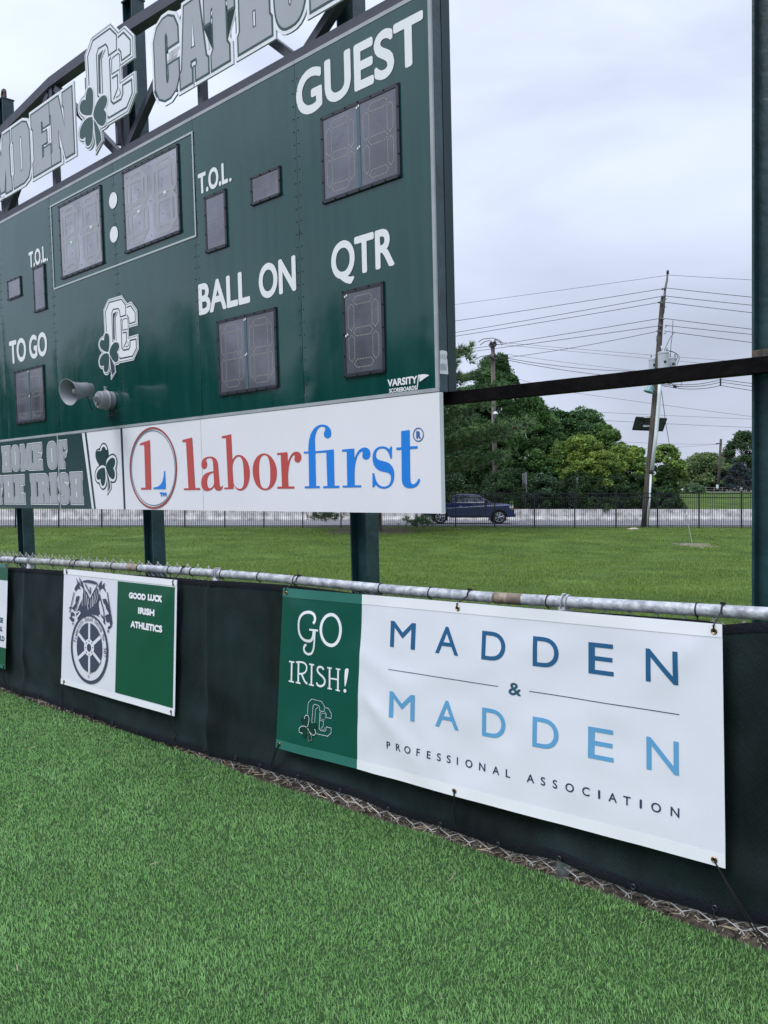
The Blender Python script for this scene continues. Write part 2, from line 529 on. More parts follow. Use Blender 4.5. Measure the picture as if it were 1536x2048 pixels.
# silver edging
for a in ((UL, UR, VT - .03, VT, 'top_trim'), (UL, UR, VB, VB + .028, 'bottom_trim')):
    for i in range(6):
        mb = MB(); bbox3(mb, SEAMS[i + 1] + .0015, SEAMS[i] - .0015, a[2], a[3], -.012, .004); mb.build('edge_trim', M_SILVER, board)
mb = MB(); bbox3(mb, UR - .028, UR, VB + .028, VT - .03, -.012, .0045); mb.build('edge_trim', M_SILVER, board)
toB = lambda x, y, h: b_w(x, y, h)
bpx = lambda x, y: b_uv(x, y)
def quad_text(s_, xl, xr, top, base, bold, mt, name='lettering', h=.0038, parent=board):
    u0 = b_uv(xl, base[1])[0]; u1 = b_uv(xr, (top[1] + base[1]) / 2)[0]
    vt = b_uv(*top)[1]; vb = b_uv(*base)[1]
    mb = MB(); text(mb, s_, u0, u1, vb, vt - vb, toB, h, bold=bold * (vt - vb))
    return mb.build(name, mt, parent)
quad_text('GUEST', 592.7, 849, (704, 94), (706, 187), .075, M_WPRINT)
quad_text('QTR', 663.5, 789.3, (752.7, 461.7), (755, 539.3), .07, M_WPRINT)
quad_text('BALL', 399, 501, (399, 569), (400.5, 631), .075, M_WPRINT)
quad_text('ON', 519, 592.5, (557.7, 520), (560, 589.3), .075, M_WPRINT)
quad_text('T.O.L', 397.7, 457, (398.5, 348.5), (404, 387.7), .075, M_WPRINT)
mb = MB(); c = b_uv(461.6, 359.8); art(mb, [ellipse(c[0], c[1], .017, .017, 12)], toB, .0052); mb.build('full_stop', M_WPRINT, board)
quad_text('T.O.L', 59, 93, (59, 505), (66, 534), .075, M_WPRINT)
mb = MB(); c = b_uv(95.6, 519.2); art(mb, [ellipse(c[0], c[1], .018, .018, 12)], toB, .0052); mb.build('full_stop', M_WPRINT, board)
quad_text('TO', 20.7, 53, (21, 683), (28, 727.3), .075, M_WPRINT)
quad_text('GO', 60, 95, (61, 672), (64, 718), .075, M_WPRINT)
quad_text('VARSITY', 776, 835, (776, 759.3), (778, 773.6), .11, M_WPRINT)
quad_text('SCOREBOARDS', 779, 833.5, (779, 777.7), (779, 786), .09, M_WPRINT)
zb = lambda ox, oy, sc: (lambda x, y: b_uv(ox + x / sc, oy + y / sc))
mb = MB()
f4 = zb(400, 400, 3)
art(mb, path('M1318 1050 C1335 1045 1355 1042 1381 1052 C1360 1062 1345 1075 1322 1092 Z', f4), toB, .008)
art(mb, path('M1313 1049 L1319 1049 L1309 1138 L1303 1139 Z', f4), toB, .0083)
mb.build('pennant_mark', M_WPRINT, board)
# clock outline and colon
mb = MB()
c0 = b_uv(100.5, 408); c1 = b_uv(386, 262); c2 = b_uv(390, 470)
u0, u1, vt = c0[0], b_uv(386, 262)[0], c1[1]; vb = b_uv(108.6, 580)[1]
for q in ((u0, u1, vt - .02, vt), (u0, u1, vb, vb + .02), (u0, u0 + .02, vb + .02, vt - .02), (u1 - .02, u1, vb + .02, vt - .02)):
    art(mb, [[(q[0], q[2]), (q[1], q[2]), (q[1], q[3]), (q[0], q[3])]], toB, .007)
mb.build('clock_outline', mat('pale_line', (.42, .47, .48), .4), board)
mb = MB()
for p in ((227, 401), (228.6, 469)):
    mb = MB(); c = b_uv(*p); art(mb, [ellipse(c[0], c[1], .085, .085, 36)], toB, .0052); mb.build('colon_dot', M_WPRINT, board)

# ---- numeral windows
def pane_mat(name, col, rough, haze):
    m = mat(name, col, rough, spec=.6, coat=.9, var=.22, vscale=2.2, col2=tuple(x * 1.25 for x in col), bump=.1, bscale=3)
    return m
M_PANE = pane_mat('dark_window', (.088, .090, .115), .2, 0)
M_PANEL = pane_mat('hazy_window', (.245, .25, .29), .38, 0)
M_BAR = mat('digit_divider', (.07, .12, .15), .4)
def seg_loops(x0, x1, y0, y1, t):
    """seven outlined bars of a numeral, as closed rounded loops"""
    g = t * .28; ym = (y0 + y1) / 2; k = t / 2
    H = lambda y: [(x0 + t * .9, y), (x0 + t * 1.35, y + k), (x1 - t * 1.35, y + k), (x1 - t * .9, y), (x1 - t * 1.35, y - k), (x0 + t * 1.35, y - k)]
    Vv = lambda x, a, b: [(x, a), (x + k, a + k * .9), (x + k, b - k * .9), (x, b), (x - k, b - k * .9), (x - k, a + k * .9)]
    return [H(y0 + k), H(ym), H(y1 - k), Vv(x0 + k, y0 + k + g, ym - g), Vv(x0 + k, ym + g, y1 - k - g), Vv(x1 - k, y0 + k + g, ym - g), Vv(x1 - k, ym + g, y1 - k - g)]
def display(tl, br, digits, hazy=False, kind='digits'):
    u0, v1 = b_uv(*tl); u1, v0 = b_uv(*br)
    fr = .027 if (v1 - v0) > .4 else .020
    D = MB(); bbox3(D, u0 + fr * .9, u1 - fr * .9, v0 + fr * .9, v1 - fr * .9, .002, .010)
    win = D.build('display_window', M_PANEL if hazy else M_PANE, board)
    for a in ((u0, u1, v1 - fr, v1, .016), (u0, u1, v0, v0 + fr, .021), (u0, u0 + fr, v0 + fr, v1 - fr, .0145), (u1 - fr, u1, v0 + fr, v1 - fr, .0165)):
        m_ = MB(); bbox3(m_, a[0], a[1], a[2], a[3], .001, a[4]); m_.build('frame', M_FRAME, win)
    B_ = MB(); bw = .007
    nu_, nv_ = max(2, int((u1 - u0) / .13)), max(2, int((v1 - v0) / .15))
    for k in range(nu_ + 1):
        uu = u0 + .012 + (u1 - u0 - .024) * k / nu_
        B_.lathe([(0, bw), (.007, bw), (.0072, 0)], b_w(uu, v1 - .010, .016), BN, 6)
        B_.lathe([(0, bw), (.007, bw), (.0072, 0)], b_w(uu, v0 + .010, .021), BN, 6)
    for k in range(1, nv_):
        vv = v0 + (v1 - v0) * k / nv_
        B_.lathe([(0, bw), (.007, bw), (.0072, 0)], b_w(u0 + .010, vv, .0145), BN, 6)
        B_.lathe([(0, bw), (.007, bw), (.0072, 0)], b_w(u1 - .010, vv, .0165), BN, 6)
    if hazy:
        for k in range(5):
            for j in range(5):
                if (k + j) % 2: continue
                B_.lathe([(0, .005), (.004, .004), (.0042, 0)], b_w(u0 + .08 + (u1 - u0 - .16) * k / 4, v0 + .08 + (v1 - v0 - .16) * j / 4, .010), BN, 5)
    B_.build('bolts', M_BOLT, win, kind='stuff')
    iu0, iu1, iv0, iv1 = u0 + fr, u1 - fr, v0 + fr, v1 - fr
    n = digits; gap = .035 if n > 1 else 0
    W = (iu1 - iu0 - gap * (n - 1)) / n
    led = MB()
    if kind == 'digits':
        for d in range(n):
            a = iu0 + d * (W + gap); b = a + W
            t = W * .16; pad = W * .09
            for lp in seg_loops(a + pad, b - pad, iv0 + W * .1, iv1 - W * .1, t):
                if hazy:
                    stroke(led, lp, t * .5, toB, .0112 + .0004 * random.random(), closed=True)
                    continue
                per = lp + [lp[0]]; dist = 0; nxt = 0; sp = .0165; sz = .0044
                for i in range(len(lp)):
                    A, B = Vector(per[i]), Vector(per[i + 1]); Ln = (B - A).length
                    while nxt <= dist + Ln:
                        p = A + (B - A) * ((nxt - dist) / max(Ln, 1e-9))
                        led.add([b_w(p.x - sz, p.y + sz, .0115), b_w(p.x + sz, p.y + sz, .0115), b_w(p.x, p.y - sz * 1.1, .0115)], [(0, 2, 1)])
                        nxt += sp
                    dist += Ln
        led.build('digit_leds', mat('hazy_digit', (.34, .35, .375), .5, var=.03, vscale=10) if hazy else M_LED, win, kind='stuff')
        # circuit marks, white spacer blocks
        c_ = MB(); r_ = random.Random(int(tl[0]))
        for d in range(n):
            a = iu0 + d * (W + gap)
            for k in range(16):
                x = a + W * r_.uniform(.22, .62); y = iv0 + (iv1 - iv0) * r_.uniform(.60, .74)
                wv, hv = (r_.uniform(.004, .012), .0012) if r_.random() < .6 else (.0012, r_.uniform(.004, .014))
                art(c_, [[(x - wv, y - hv), (x + wv, y - hv), (x + wv, y + hv), (x - wv, y + hv)]], toB, .0112)
        c_.build('circuit_marks', mat('circuit_grey', (.16, .17, .22), .4), win, kind='stuff')
        if n > 1 and not hazy:
            s_ = MB(); x = iu0 + W; bbox3(s_, x, x + gap, iv0, iv1, .0101, .0135); s_.build('divider_strip', M_BAR, win)
        if not hazy:
            s_ = MB(); x = iu0 + (W if n > 1 else 0)
            for (dx, dy) in ((.01, .02), (.03, .012), (.012, (iv1 - iv0) * .52), (.03, (iv1 - iv0) * .505)):
                bbox3(s_, x + dx - .008, x + dx + .004, iv1 - dy - .012, iv1 - dy + .004, .0136, .018)
            s_.build('spacers', M_WPRINT, win, kind='stuff')
        else:
            for k in range(2):
                s_ = MB(); x = iu0 + (iu1 - iu0) * (.27 + .5 * k); y = iv0 + (iv1 - iv0) * (.43 if k == 0 else .52)
                bbox3(s_, x - .03, x + .03, y - .028, y + .022, .0106, .012); s_.build('plastic_patch', mat('patch', (.32, .42, .40), .25), win)
                s_ = MB(); bbox3(s_, x - .02, x + .02, y - .005, y + .018, .0121, .014); s_.build('patch_label', M_WPRINT, win)
    else:
        hx, hy = (iu1 - iu0) / 2, (iv1 - iv0) / 2; cx, cy = (iu0 + iu1) / 2, (iv0 + iv1) / 2
        def dot(x, y, z=.0035): led.add([b_w(x - z, y + z, .0115), b_w(x + z, y + z, .0115), b_w(x, y - z, .0115)], [(0, 2, 1)])
        nn = 10
        for k in range(nn + 1):
            for sgn in (-1, 1):
                dot(cx + hx * .8 * (2 * k / nn - 1), cy + sgn * hy * .86); 
                dot(cx + sgn * hx * .82, cy + hy * .86 * (2 * k / nn - 1))
        if hy > hx:
            for s_ in (-.45, .45):
                for p in ellipse(cx, cy + s_ * hy, .03, .03, 10) + ellipse(cx, cy + s_ * hy, .012, .012, 4): dot(*p)
            for k in range(8):
                for j in (-.03, 0, .03): dot(cx + hx * .75 * (2 * k / 7 - 1), cy + j)
        else:
            for k in range(7):
                for j in (-.02, 0, .02): dot(cx + hx * .3 * (2 * k / 6 - 1), cy + j)
        led.build('digit_leds', M_LED, win, kind='stuff')
    return win
display((643, 237), (803.3, 354), 2)
display((686, 583), (773, 744), 1)
display((435.3, 643), (558.4, 775), 2)
display((30, 743.3), (93.3, 840), 2)
display((118.3, 413), (209.3, 527), 2, hazy=True)
display((246, 345), (364, 465), 2, hazy=True)
display((410, 395), (456.7, 493), 1, kind='small')
display((502.7, 356), (563.3, 390), 1, kind='small')
display((66.7, 536.7), (94, 618.3), 1, kind='small')
display((16, 562.7), (44, 591.7), 1, kind='small')
# torn label on the side of the cabinet
sdir = lambda v, w: b_w(UR + .001, v, w)
mb = MB(); r_ = random.Random(3)
le = b_uv(880, 740)[1]; top = 1.2; bot = 1.03
e = [(bot, -.012), (bot, -.112), (bot + .06, -.108), (bot + .11, -.104), (bot + .125, -.098), (bot + .15, -.106), (bot + .172, -.097), (top, -.094), (top + .004, -.05), (top - .004, -.016)]
tri = [(0, i, i + 1) for i in range(1, len(e) - 1)]
mb.add([sdir(v, w) + BU * .002 for v, w in e], tri)
lab = mb.build('shipping_label', M_WPRINT, board)
mb = MB()
for k in range(9):
    w = -.022 - k * .0085
    mb.box(sdir(bot + .045 + .01 * r_.random(), w) + BU * .0028, BV * r_.uniform(.02, .032), BN * .0013, BU * .0004)
    if k % 3 != 1: mb.box(sdir(bot + .12 + .01 * r_.random(), w) + BU * .0028, BV * r_.uniform(.01, .025), BN * .0010, BU * .0004)
mb.build('label_print', mat('label_grey', (.18, .19, .22), .6), lab)

# ---- interlocked letter emblem with shamrock (traced once, placed twice)
zc = lambda x, y: (180 + x / 10.775, 580 + y / 10.775)
EM = dict(
    sil='M405 205 L700 115 L815 285 L905 250 L1035 430 L1047 760 L850 815 L852 1010 L1055 950 L1068 1265 L955 1515 L655 1578 C640 1600 620 1618 575 1618 L562 1622 L580 1780 L465 1945 L458 1640 C440 1770 420 1838 365 1838 C315 1830 298 1770 292 1712 C235 1712 195 1650 195 1540 C195 1460 235 1395 272 1355 C215 1290 192 1230 195 1170 C200 1080 240 1010 295 998 L325 910 L303 430 Z',
    strokes=[('M372 900 L350 470 L430 270 L688 200 L785 332 L786 545 L668 582 L655 460 L625 400 L515 420 L485 500 L505 1100 L535 1140', 22),
             ('M805 378 L890 340 L990 485 L993 688 L864 730 L850 600 L812 540', 22), ('M618 470 L560 590 L580 1095', 18),
             ('M703 618 L682 650 L705 1250 L740 1300 L855 1277 L880 1210 L878 1088 L1010 1057 L1018 1255 L935 1425 L668 1480 L658 1445', 24),
             ('M838 780 L832 635 L815 608 L735 632 L714 665 L716 868 L826 842', 14), ('M718 928 L800 908 L806 1100 L742 1240', 20),
             ('M832 1120 L850 1190 L825 1218 L782 1228 L832 1120', 12)],
    islands=['M510 515 L588 462 L542 590 L550 1090 L520 1060 Z'],
    lobes=['M410 1340 C440 1300 440 1100 435 1030 C430 960 400 925 375 930 C340 935 325 1000 322 1095 C300 1070 270 1070 255 1090 C225 1130 225 1180 240 1230 C270 1290 330 1330 410 1340 Z',
           'M440 1350 C440 1280 490 1180 540 1140 C590 1110 640 1125 650 1200 C652 1270 620 1310 597 1340 C640 1370 645 1450 625 1520 C600 1580 560 1565 530 1530 C480 1480 445 1410 440 1350 Z',
           'M420 1375 C440 1400 440 1560 425 1680 C410 1750 385 1780 355 1775 C320 1765 312 1700 318 1625 C280 1655 240 1650 230 1590 C222 1510 245 1450 290 1400 C330 1360 380 1355 420 1375 Z'],
    stem='M445 1420 C480 1470 520 1560 550 1640 L565 1765 L492 1850 L468 1640 Z')
def emblem(fn, to3, parent, h0, k, names, mats_, solid=0.0, line_only=False):
    """fn: traced point -> plane; k = plane units per traced metre of the first emblem"""
    W, G_, NV = mats_
    sil = path(EM['sil'], fn)[0]
    if not line_only:
        m_ = MB()
        if solid:
            o_ = clean(sil); o_ = o_ if area(o_) > 0 else o_[::-1]; n = len(o_)
            art(m_, [o_], to3, h0)
            m_.add([to3(x, y, h0) for x, y in o_] + [to3(x, y, h0 - solid) for x, y in o_], [(i, n + i, n + (i + 1) % n, (i + 1) % n) for i in range(n)])
        else: art(m_, [sil], to3, h0)
        m_.build(names + '_outline', W, parent)
        m_ = MB(); art(m_, [offset(sil, -.011 * k)], to3, h0 + .0006); m_.build(names + '_keyline', G_, parent)
        m_ = MB(); art(m_, [offset(sil, -.018 * k)], to3, h0 + .0012); m_.build(names + '_field', W, parent)
    h = h0 + .0018
    m_ = MB()
    for i, (s_, w) in enumerate(EM['strokes']):
        stroke(m_, path(s_, fn)[0], w * (.0058 / 10.775 * 1.0) * k * (1.15 if not line_only else .62), to3, h + i * .0002)
    if not line_only:
        for s_ in EM['islands']: art(m_, path(s_, fn), to3, h + .0016)
    m_.build(names + '_letters', (NV if not line_only else W), parent)
    for i, s_ in enumerate(EM['lobes']):
        p = path(s_, fn)[0]
        if not line_only:
            m_ = MB(); art(m_, [offset(p, .012 * k)], to3, h + .002 + i * .0002); m_.build('leaf_rim', W, parent)
        else:
            m_ = MB(); q = clean(offset(p, .004 * k)); n_ = len(q); stroke(m_, q[:int(n_ * .55)], .010 * k, to3, h + .0035 + i * .0002); m_.build('leaf_rim', W, parent)
        m_ = MB(); art(m_, [p], to3, h + .003 + i * .0002); m_.build('shamrock_leaf', G_, parent)
    p = path(EM['stem'], fn)[0]
    m_ = MB(); art(m_, [offset(p, .009 * k if not line_only else .004 * k)], to3, h + .0040); m_.build('stem_rim', W, parent)
    m_ = MB(); art(m_, [p], to3, h + .0044); m_.build('shamrock_stem', NV if not line_only else G_, parent)
emblem(lambda x, y: b_uv(*zc(x, y)), toB, board, .0075, 1.0, 'emblem', (M_WPRINT, mat('emblem_green', (.012, .06, .06), .35), M_NAVY))

# ------------------------------------------------------------------ sponsor panels below the board
WSE = [UR, -.19 - 1.48 / 2 * 0, -1.72, -4.70, UL]
spon = thing('sponsor_sign', 'white sign panel under the scoreboard with red and blue laborfirst lettering', 'sign', b_w(-1.0, 0, -.02))
zA = zb(240, 820, 4.8); zB = zb(560, 820, 4.518); zH = lambda x, y: b_uv(x / 5.908, 850 + y / 5.908)
uD = zH(1452, 500)[0]            # dark line between shamrock field and laborfirst panel
V1_, V0_ = .895, 0.0
mb = MB(); bbox3(mb, -1.705, UR - .001, V0_, V1_, -.035, 0.0); mb.build('panel', M_WHITE, spon)
mb = MB(); bbox3(mb, uD + .02, -1.709, V0_, V1_, -.035, -.0015); mb.build('panel', M_WHITE, spon)
mb = MB(); bbox3(mb, UR, UR + .006, V0_ - .004, V1_, -.042, .004); mb.build('edge_cap', M_WPRINT, spon)
mb = MB()
out = path('M321 173 C430 173 541 330 543 555 C543 780 450 940 325 940 C205 940 101 780 99 555 C99 330 200 173 321 173 Z', zA, 14)[0]
stroke(mb, out, .022, toB, .004, closed=True); mb.build('logo_ring', mat('ring_red', (.34, .07, .07), .4), spon)
mb = MB()
inn = path('M317 197 C420 197 527 345 530 557 C532 775 445 915 325 915 C215 915 114 770 112 557 C112 345 205 197 317 197 Z', zA, 14)[0]
stroke(mb, inn, .008, toB, .004, closed=True); mb.build('logo_inner_ring', M_TEAL, spon)
glyphs_red = [('A', 'M192 322 L288 286 L301 762 L203 764 L203 746 L246 745 L234 333 L192 337 Z'),
    ('A', 'M601 288 L693 263 L722 748 L770 748 L770 765 L615 768 L615 751 L659 750 L635 306 L601 307 Z'),
    ('A', 'M783 520 C785 470 820 446 868 446 C915 446 940 475 943 530 L957 700 C959 730 965 742 972 738 C978 735 982 728 985 724 L990 732 C985 760 970 774 950 775 C925 776 910 760 906 735 C890 762 865 777 835 777 C800 776 782 745 781 700 C780 650 805 610 850 598 C880 590 890 590 899 585 L896 520 C893 480 885 461 862 461 C840 461 828 472 826 482 C840 500 840 530 832 550 C822 570 800 570 790 555 C784 545 783 535 783 520 Z M899 602 C870 606 840 625 838 680 C836 730 848 752 868 750 C890 746 905 715 905 690 Z'),
    ('A', 'M979 252 L1069 232 L1081 480 C1095 450 1115 430 1140 430 C1205 430 1247 510 1247 605 C1247 700 1215 772 1155 773 C1125 773 1105 745 1093 720 L1090 758 L1003 760 L1003 744 L1040 743 L1018 268 L979 270 Z M1140 446 C1105 450 1080 500 1081 560 L1090 700 C1100 735 1130 757 1155 756 C1180 755 1192 720 1192 670 L1188 560 C1184 480 1165 446 1140 446 Z'),
    ('A', 'M1385 416 C1450 416 1505 500 1508 600 C1508 700 1460 770 1395 770 C1325 770 1278 690 1275 580 C1275 490 1320 416 1385 416 Z M1387 432 C1425 432 1440 480 1444 580 C1448 700 1440 754 1395 754 C1350 752 1340 690 1336 590 C1334 490 1345 432 1387 432 Z'),
    ('B', 'M-24 388 L68 380 L73 470 C90 420 110 375 150 375 C180 376 195 398 194 425 C193 455 180 474 162 474 C140 474 128 455 132 435 C134 420 138 415 136 408 C120 400 100 430 90 470 C80 510 74 560 74 600 L78 690 L131 690 L131 709 L-22 710 L-22 692 L20 691 L8 405 L-24 406 Z')]
glyphs_blue = [('A', 'M322 743 Q400 740 415 660 Q424 620 424 586 L434 586 L441 758 L322 759 Z'),
    ('B', 'M217 376 L258 375 C256 290 270 220 300 180 C325 145 355 130 390 131 C435 133 465 165 464 210 C463 240 450 254 430 254 C408 254 396 238 398 215 C399 195 412 185 411 170 C409 155 395 148 380 149 C340 150 316 210 317 280 L320 372 C370 368 430 362 487 355 L494 683 L537 683 L537 704 L392 706 L392 687 L430 686 L420 382 C390 384 350 387 321 388 L327 687 L361 686 L361 705 L225 707 L225 689 L265 688 L260 392 L217 393 Z'),
    ('B', 'M562 357 L672 347 L674 442 C690 390 720 340 765 338 C800 338 818 362 818 392 C818 425 803 447 778 447 C752 447 742 425 746 405 C748 390 752 382 742 375 C720 372 695 420 685 470 C677 510 675 560 675 600 L676 680 L736 679 L736 697 L568 700 L568 683 L610 682 L604 374 L562 377 Z'),
    ('B', 'M1013 328 L1013 437 L998 437 C990 390 965 346 925 346 C885 346 866 375 868 410 C870 445 900 455 940 463 C1000 475 1035 510 1034 590 C1033 665 995 710 938 710 C905 710 880 695 866 673 L851 697 L837 697 L837 570 L853 570 C862 630 885 692 940 692 C985 692 1005 655 1005 615 C1005 575 980 565 940 558 C880 548 838 515 838 430 C838 365 875 328 925 328 C955 328 975 338 988 355 L1001 330 Z'),
    ('B', 'M1097 191 L1173 179 L1175 328 L1245 325 L1245 347 L1175 352 L1178 590 C1179 650 1185 670 1205 670 C1230 668 1245 640 1254 618 L1269 628 C1260 670 1235 706 1175 706 C1125 706 1103 680 1102 620 L1099 358 L1053 361 L1053 339 L1097 337 Z')]
for gl, mt in ((glyphs_red, M_RED), (glyphs_blue, M_BLUE)):
    for src, spec in gl:
        mb = MB(); art(mb, path(spec, zA if src == 'A' else zB, 9), toB, .003); mb.build('printed_letter', mt, spon)
mb = MB(); a = zA(384, 830); b = zA(447, 788); text(mb, 'TM', a[0], b[0], a[1], b[1] - a[1], toB, .003, bold=.012); mb.build('trade_mark', M_BLUE, spon)
mb = MB(); c = b_uv(837, 869.3); stroke(mb, ellipse(c[0], c[1], .049, .049, 30), .0085, toB, .003, closed=True)
text(mb, 'R', c[0] - .021, c[0] + .024, c[1] - .03, .058, toB, .003, bold=.01); mb.build('registered_mark', mat('dull_blue', (.06, .15, .38), .4), spon)
# thin grey strip along the panel joint
mb = MB(); bbox3(mb, -1.7085, -1.7055, V0_, V1_, -.02, .0012); mb.build('joint_line', mat('joint_grey', (.3, .34, .36), .5), spon)

homep = thing('home_sign', 'dark green HOME OF THE IRISH sign panel with shamrock under the scoreboard', 'sign', b_w(-5.5, 0, -.02))
mb = MB(); bbox3(mb, UL, uD - .021, V0_, V1_, -.035, -.001); mb.build('panel', M_WHITE, homep)
mb = MB(); bbox3(mb, uD - .02, uD + .0195, V0_, V1_, -.034, .0005); mb.build('dark_border', M_DKGREEN, homep)
def clipv(p): return (p[0], min(max(p[1], V0_ + .001), V1_ - .001))
pa, pb = zH(966, 100), zH(1086, 1000); 
mb = MB(); art(mb, [[(UL + .001, V0_ + .001), (pb[0], V0_ + .001), (pa[0], V1_ - .001), (UL + .001, V1_ - .001)]], toB, .0005); mb.build('green_field', M_DKGREEN, homep)
a0, a1, b0, b1 = zH(1000, 100)[0], zH(1022, 100)[0], zH(1112, 1000)[0], zH(1134, 1000)[0]
mb = MB(); art(mb, [[(b0, V0_ + .001), (b1, V0_ + .001), (a1, V1_ - .001), (a0, V1_ - .001)]], toB, .0006); mb.build('green_stripe', M_DKGREEN, homep)
mb = MB(); bbox3(mb, -4.702, -4.690, V0_ - .002, V1_ + .02, -.02, .0105); mb.build('joint_strip', mat('joint_pale', (.5, .55, .55), .4), homep)
SH = ['M1248 490 C1200 470 1150 400 1150 350 C1150 320 1175 315 1198 340 C1195 290 1210 255 1228 255 C1255 258 1265 330 1262 400 C1260 440 1255 470 1248 490 Z',
      'M1250 495 C1255 450 1300 385 1335 385 C1370 390 1375 460 1340 510 C1370 550 1365 640 1335 640 C1300 640 1265 560 1250 495 Z',
      'M1240 505 C1200 495 1150 530 1143 590 C1140 650 1165 660 1190 635 C1190 690 1205 725 1222 720 C1250 710 1260 600 1240 505 Z',
      'M1257 540 L1275 585 Q1302 650 1305 740 L1280 790 L1283 700 Z']
for lv, (d, mt, nm) in enumerate(((.045, M_DKGREEN, 'shamrock_outline'), (.028, M_WPRINT, 'shamrock_rim'), (0, M_DKGREEN, 'shamrock_leaf'))):
    for i, s_ in enumerate(SH):
        p = path(s_, zH)[0]
        if i == 3: d2 = d * .6
        else: d2 = d
        mb = MB(); art(mb, [offset(p, d2) if d2 else p], toB, .001 + lv * .001 + i * .0002); mb.build(nm, mt, homep)

# ---- block slab capitals in a unit cell, outlined in two colours
def rr(pts): return pts
SL = dict(
 I=[[(0,0),(1,0),(1,.2),(.88,.25),(.88,.75),(1,.8),(1,1),(0,1),(0,.8),(.12,.75),(.12,.25),(0,.2)]],
 H=[[(0,0),(1,0),(1,.2),(.94,.25),(.94,.75),(1,.8),(1,1),(0,1),(0,.8),(.06,.75),(.06,.25),(0,.2)], [(.45,.62),(.55,.62),(.55,.82),(.45,.82)], [(.45,.2),(.55,.2),(.55,.4),(.45,.4)]],
 O=[[(.5+.5*math.copysign(abs(math.cos(t))**.75,math.cos(t)), .5+.5*math.copysign(abs(math.sin(t))**.62,math.sin(t))) for t in [k*math.pi/16 for k in range(32)]], [(.45,.24),(.5,.2),(.55,.24),(.55,.76),(.5,.8),(.45,.76)]],
 M=[[(0,0),(.3,0),(.3,.16),(.27,.2),(.28,.42),(.4,.05),(.6,.05),(.72,.42),(.73,.2),(.7,.16),(.7,0),(1,0),(1,.2),(.95,.25),(.95,.75),(1,.8),(1,1),(.66,1),(.5,.66),(.34,1),(0,1),(0,.8),(.05,.75),(.05,.25),(0,.2)]],
 E=[[(0,0),(1,0),(1,.34),(.66,.34),(.64,.22),(.54,.2),(.54,.42),(.82,.42),(.82,.6),(.54,.6),(.54,.8),(.64,.78),(.66,.68),(1,.68),(1,1),(0,1),(0,.8),(.08,.75),(.08,.25),(0,.2)]],
 F=[[(0,0),(.7,0),(.7,.18),(.6,.24),(.6,.42),(.82,.42),(.82,.6),(.58,.6),(.58,.8),(.64,.78),(.66,.66),(1,.66),(1,1),(0,1),(0,.8),(.08,.75),(.08,.25),(0,.2)]],
 T=[[(.2,0),(.8,0),(.8,.18),(.72,.24),(.72,.76),(.78,.74),(.8,.6),(1,.6),(1,1),(0,1),(0,.6),(.2,.6),(.22,.74),(.28,.76),(.28,.24),(.2,.18)]],
 R=[[(0,0),(.48,0),(.48,.36),(.53,.36),(.56,0),(1,0),(1,.2),(.96,.26),(.9,.44),(.82,.5),(.93,.56),(.96,.68),(.92,.88),(.8,.97),(.66,1),(0,1),(0,.8),(.08,.75),(.08,.25),(0,.2)], [(.46,.62),(.54,.62),(.54,.78),(.46,.78)]],
 S=[[(0,.27),(0,.16),(.14,.04),(.35,0),(.66,0),(.88,.06),(1,.2),(1,.44),(.9,.56),(.52,.70),(.47,.75),(.50,.81),(.55,.79),(.57,.75),(.97,.73),(.96,.84),(.86,.95),(.66,1),(.34,1),(.12,.94),(0,.8),(0,.58),(.1,.46),(.46,.3),(.52,.25),(.49,.19),(.44,.21),(.42,.25)]],
 C=[[(1,.40),(1,.2),(.86,.06),(.62,0),(.38,0),(.14,.06),(0,.2),(0,.8),(.14,.94),(.38,1),(.62,1),(.86,.94),(1,.8),(1,.62),(.58,.62),(.58,.76),(.52,.82),(.46,.78),(.46,.22),(.52,.18),(.58,.24),(.58,.40)]],
 A=[[(0,0),(.42,0),(.42,.16),(.37,.2),(.39,.27),(.6,.27),(.62,.2),(.57,.16),(.57,0),(1,0),(1,.18),(.93,.22),(.74,1),(.22,1),(.07,.22),(0,.18)], [(.42,.42),(.57,.42),(.5,.78)]],
 L=[[(0,0),(1,0),(1,.42),(.68,.42),(.66,.26),(.56,.22),(.56,.76),(.66,.8),(.66,1),(0,1),(0,.8),(.08,.75),(.08,.25),(0,.2)]],
 D=[[(0,0),(.62,0),(.86,.05),(1,.2),(1,.8),(.86,.95),(.62,1),(0,1),(0,.8),(.06,.75),(.06,.25),(0,.2)], [(.44,.22),(.5,.2),(.56,.26),(.56,.74),(.5,.8),(.44,.78)]],
 N=[[(0,0),(.4,0),(.4,.17),(.35,.21),(.36,.5),(.64,0),(1,0),(1,.76),(1,.8),(1,1),(.6,1),(.6,.82),(.65,.78),(.64,.48),(.4,1),(0,1),(0,.82),(.06,.78),(.06,.22),(0,.18)]])
def slab(ch, u0, u1, v0, v1, to3, h, parent, wr, gr, mats3, solid=0, name='letter'):
    W, G_, C_ = mats3
    mp = lambda q: (u0 + q[0] * (u1 - u0), v0 + q[1] * (v1 - v0))
    loops = [[mp(q) for q in l] for l in SL[ch]]
    m_ = MB()
    o_ = offset(loops[0], wr); n = len(o_)
    art(m_, [o_], to3, h, 0)
    if solid:
        m_.add([to3(x, y, h) for x, y in o_] + [to3(x, y, h - solid) for x, y in o_], [(i, n + i, n + (i + 1) % n, (i + 1) % n) for i in range(n)], 0)
    art(m_, [offset(loops[0], gr)], to3, h + .0012, 1)
    art(m_, [loops[0]] + loops[1:], to3, h + .0024, 2)
    for l in loops[1:]:
        if min(max(q[0] for q in l) - min(q[0] for q in l), max(q[1] for q in l) - min(q[1] for q in l)) > 3.2 * gr * .5:
            art(m_, [offset(l, -gr * .55)], to3, h + .0030, 0)
    return m_.build(name, [W, G_, C_], parent)
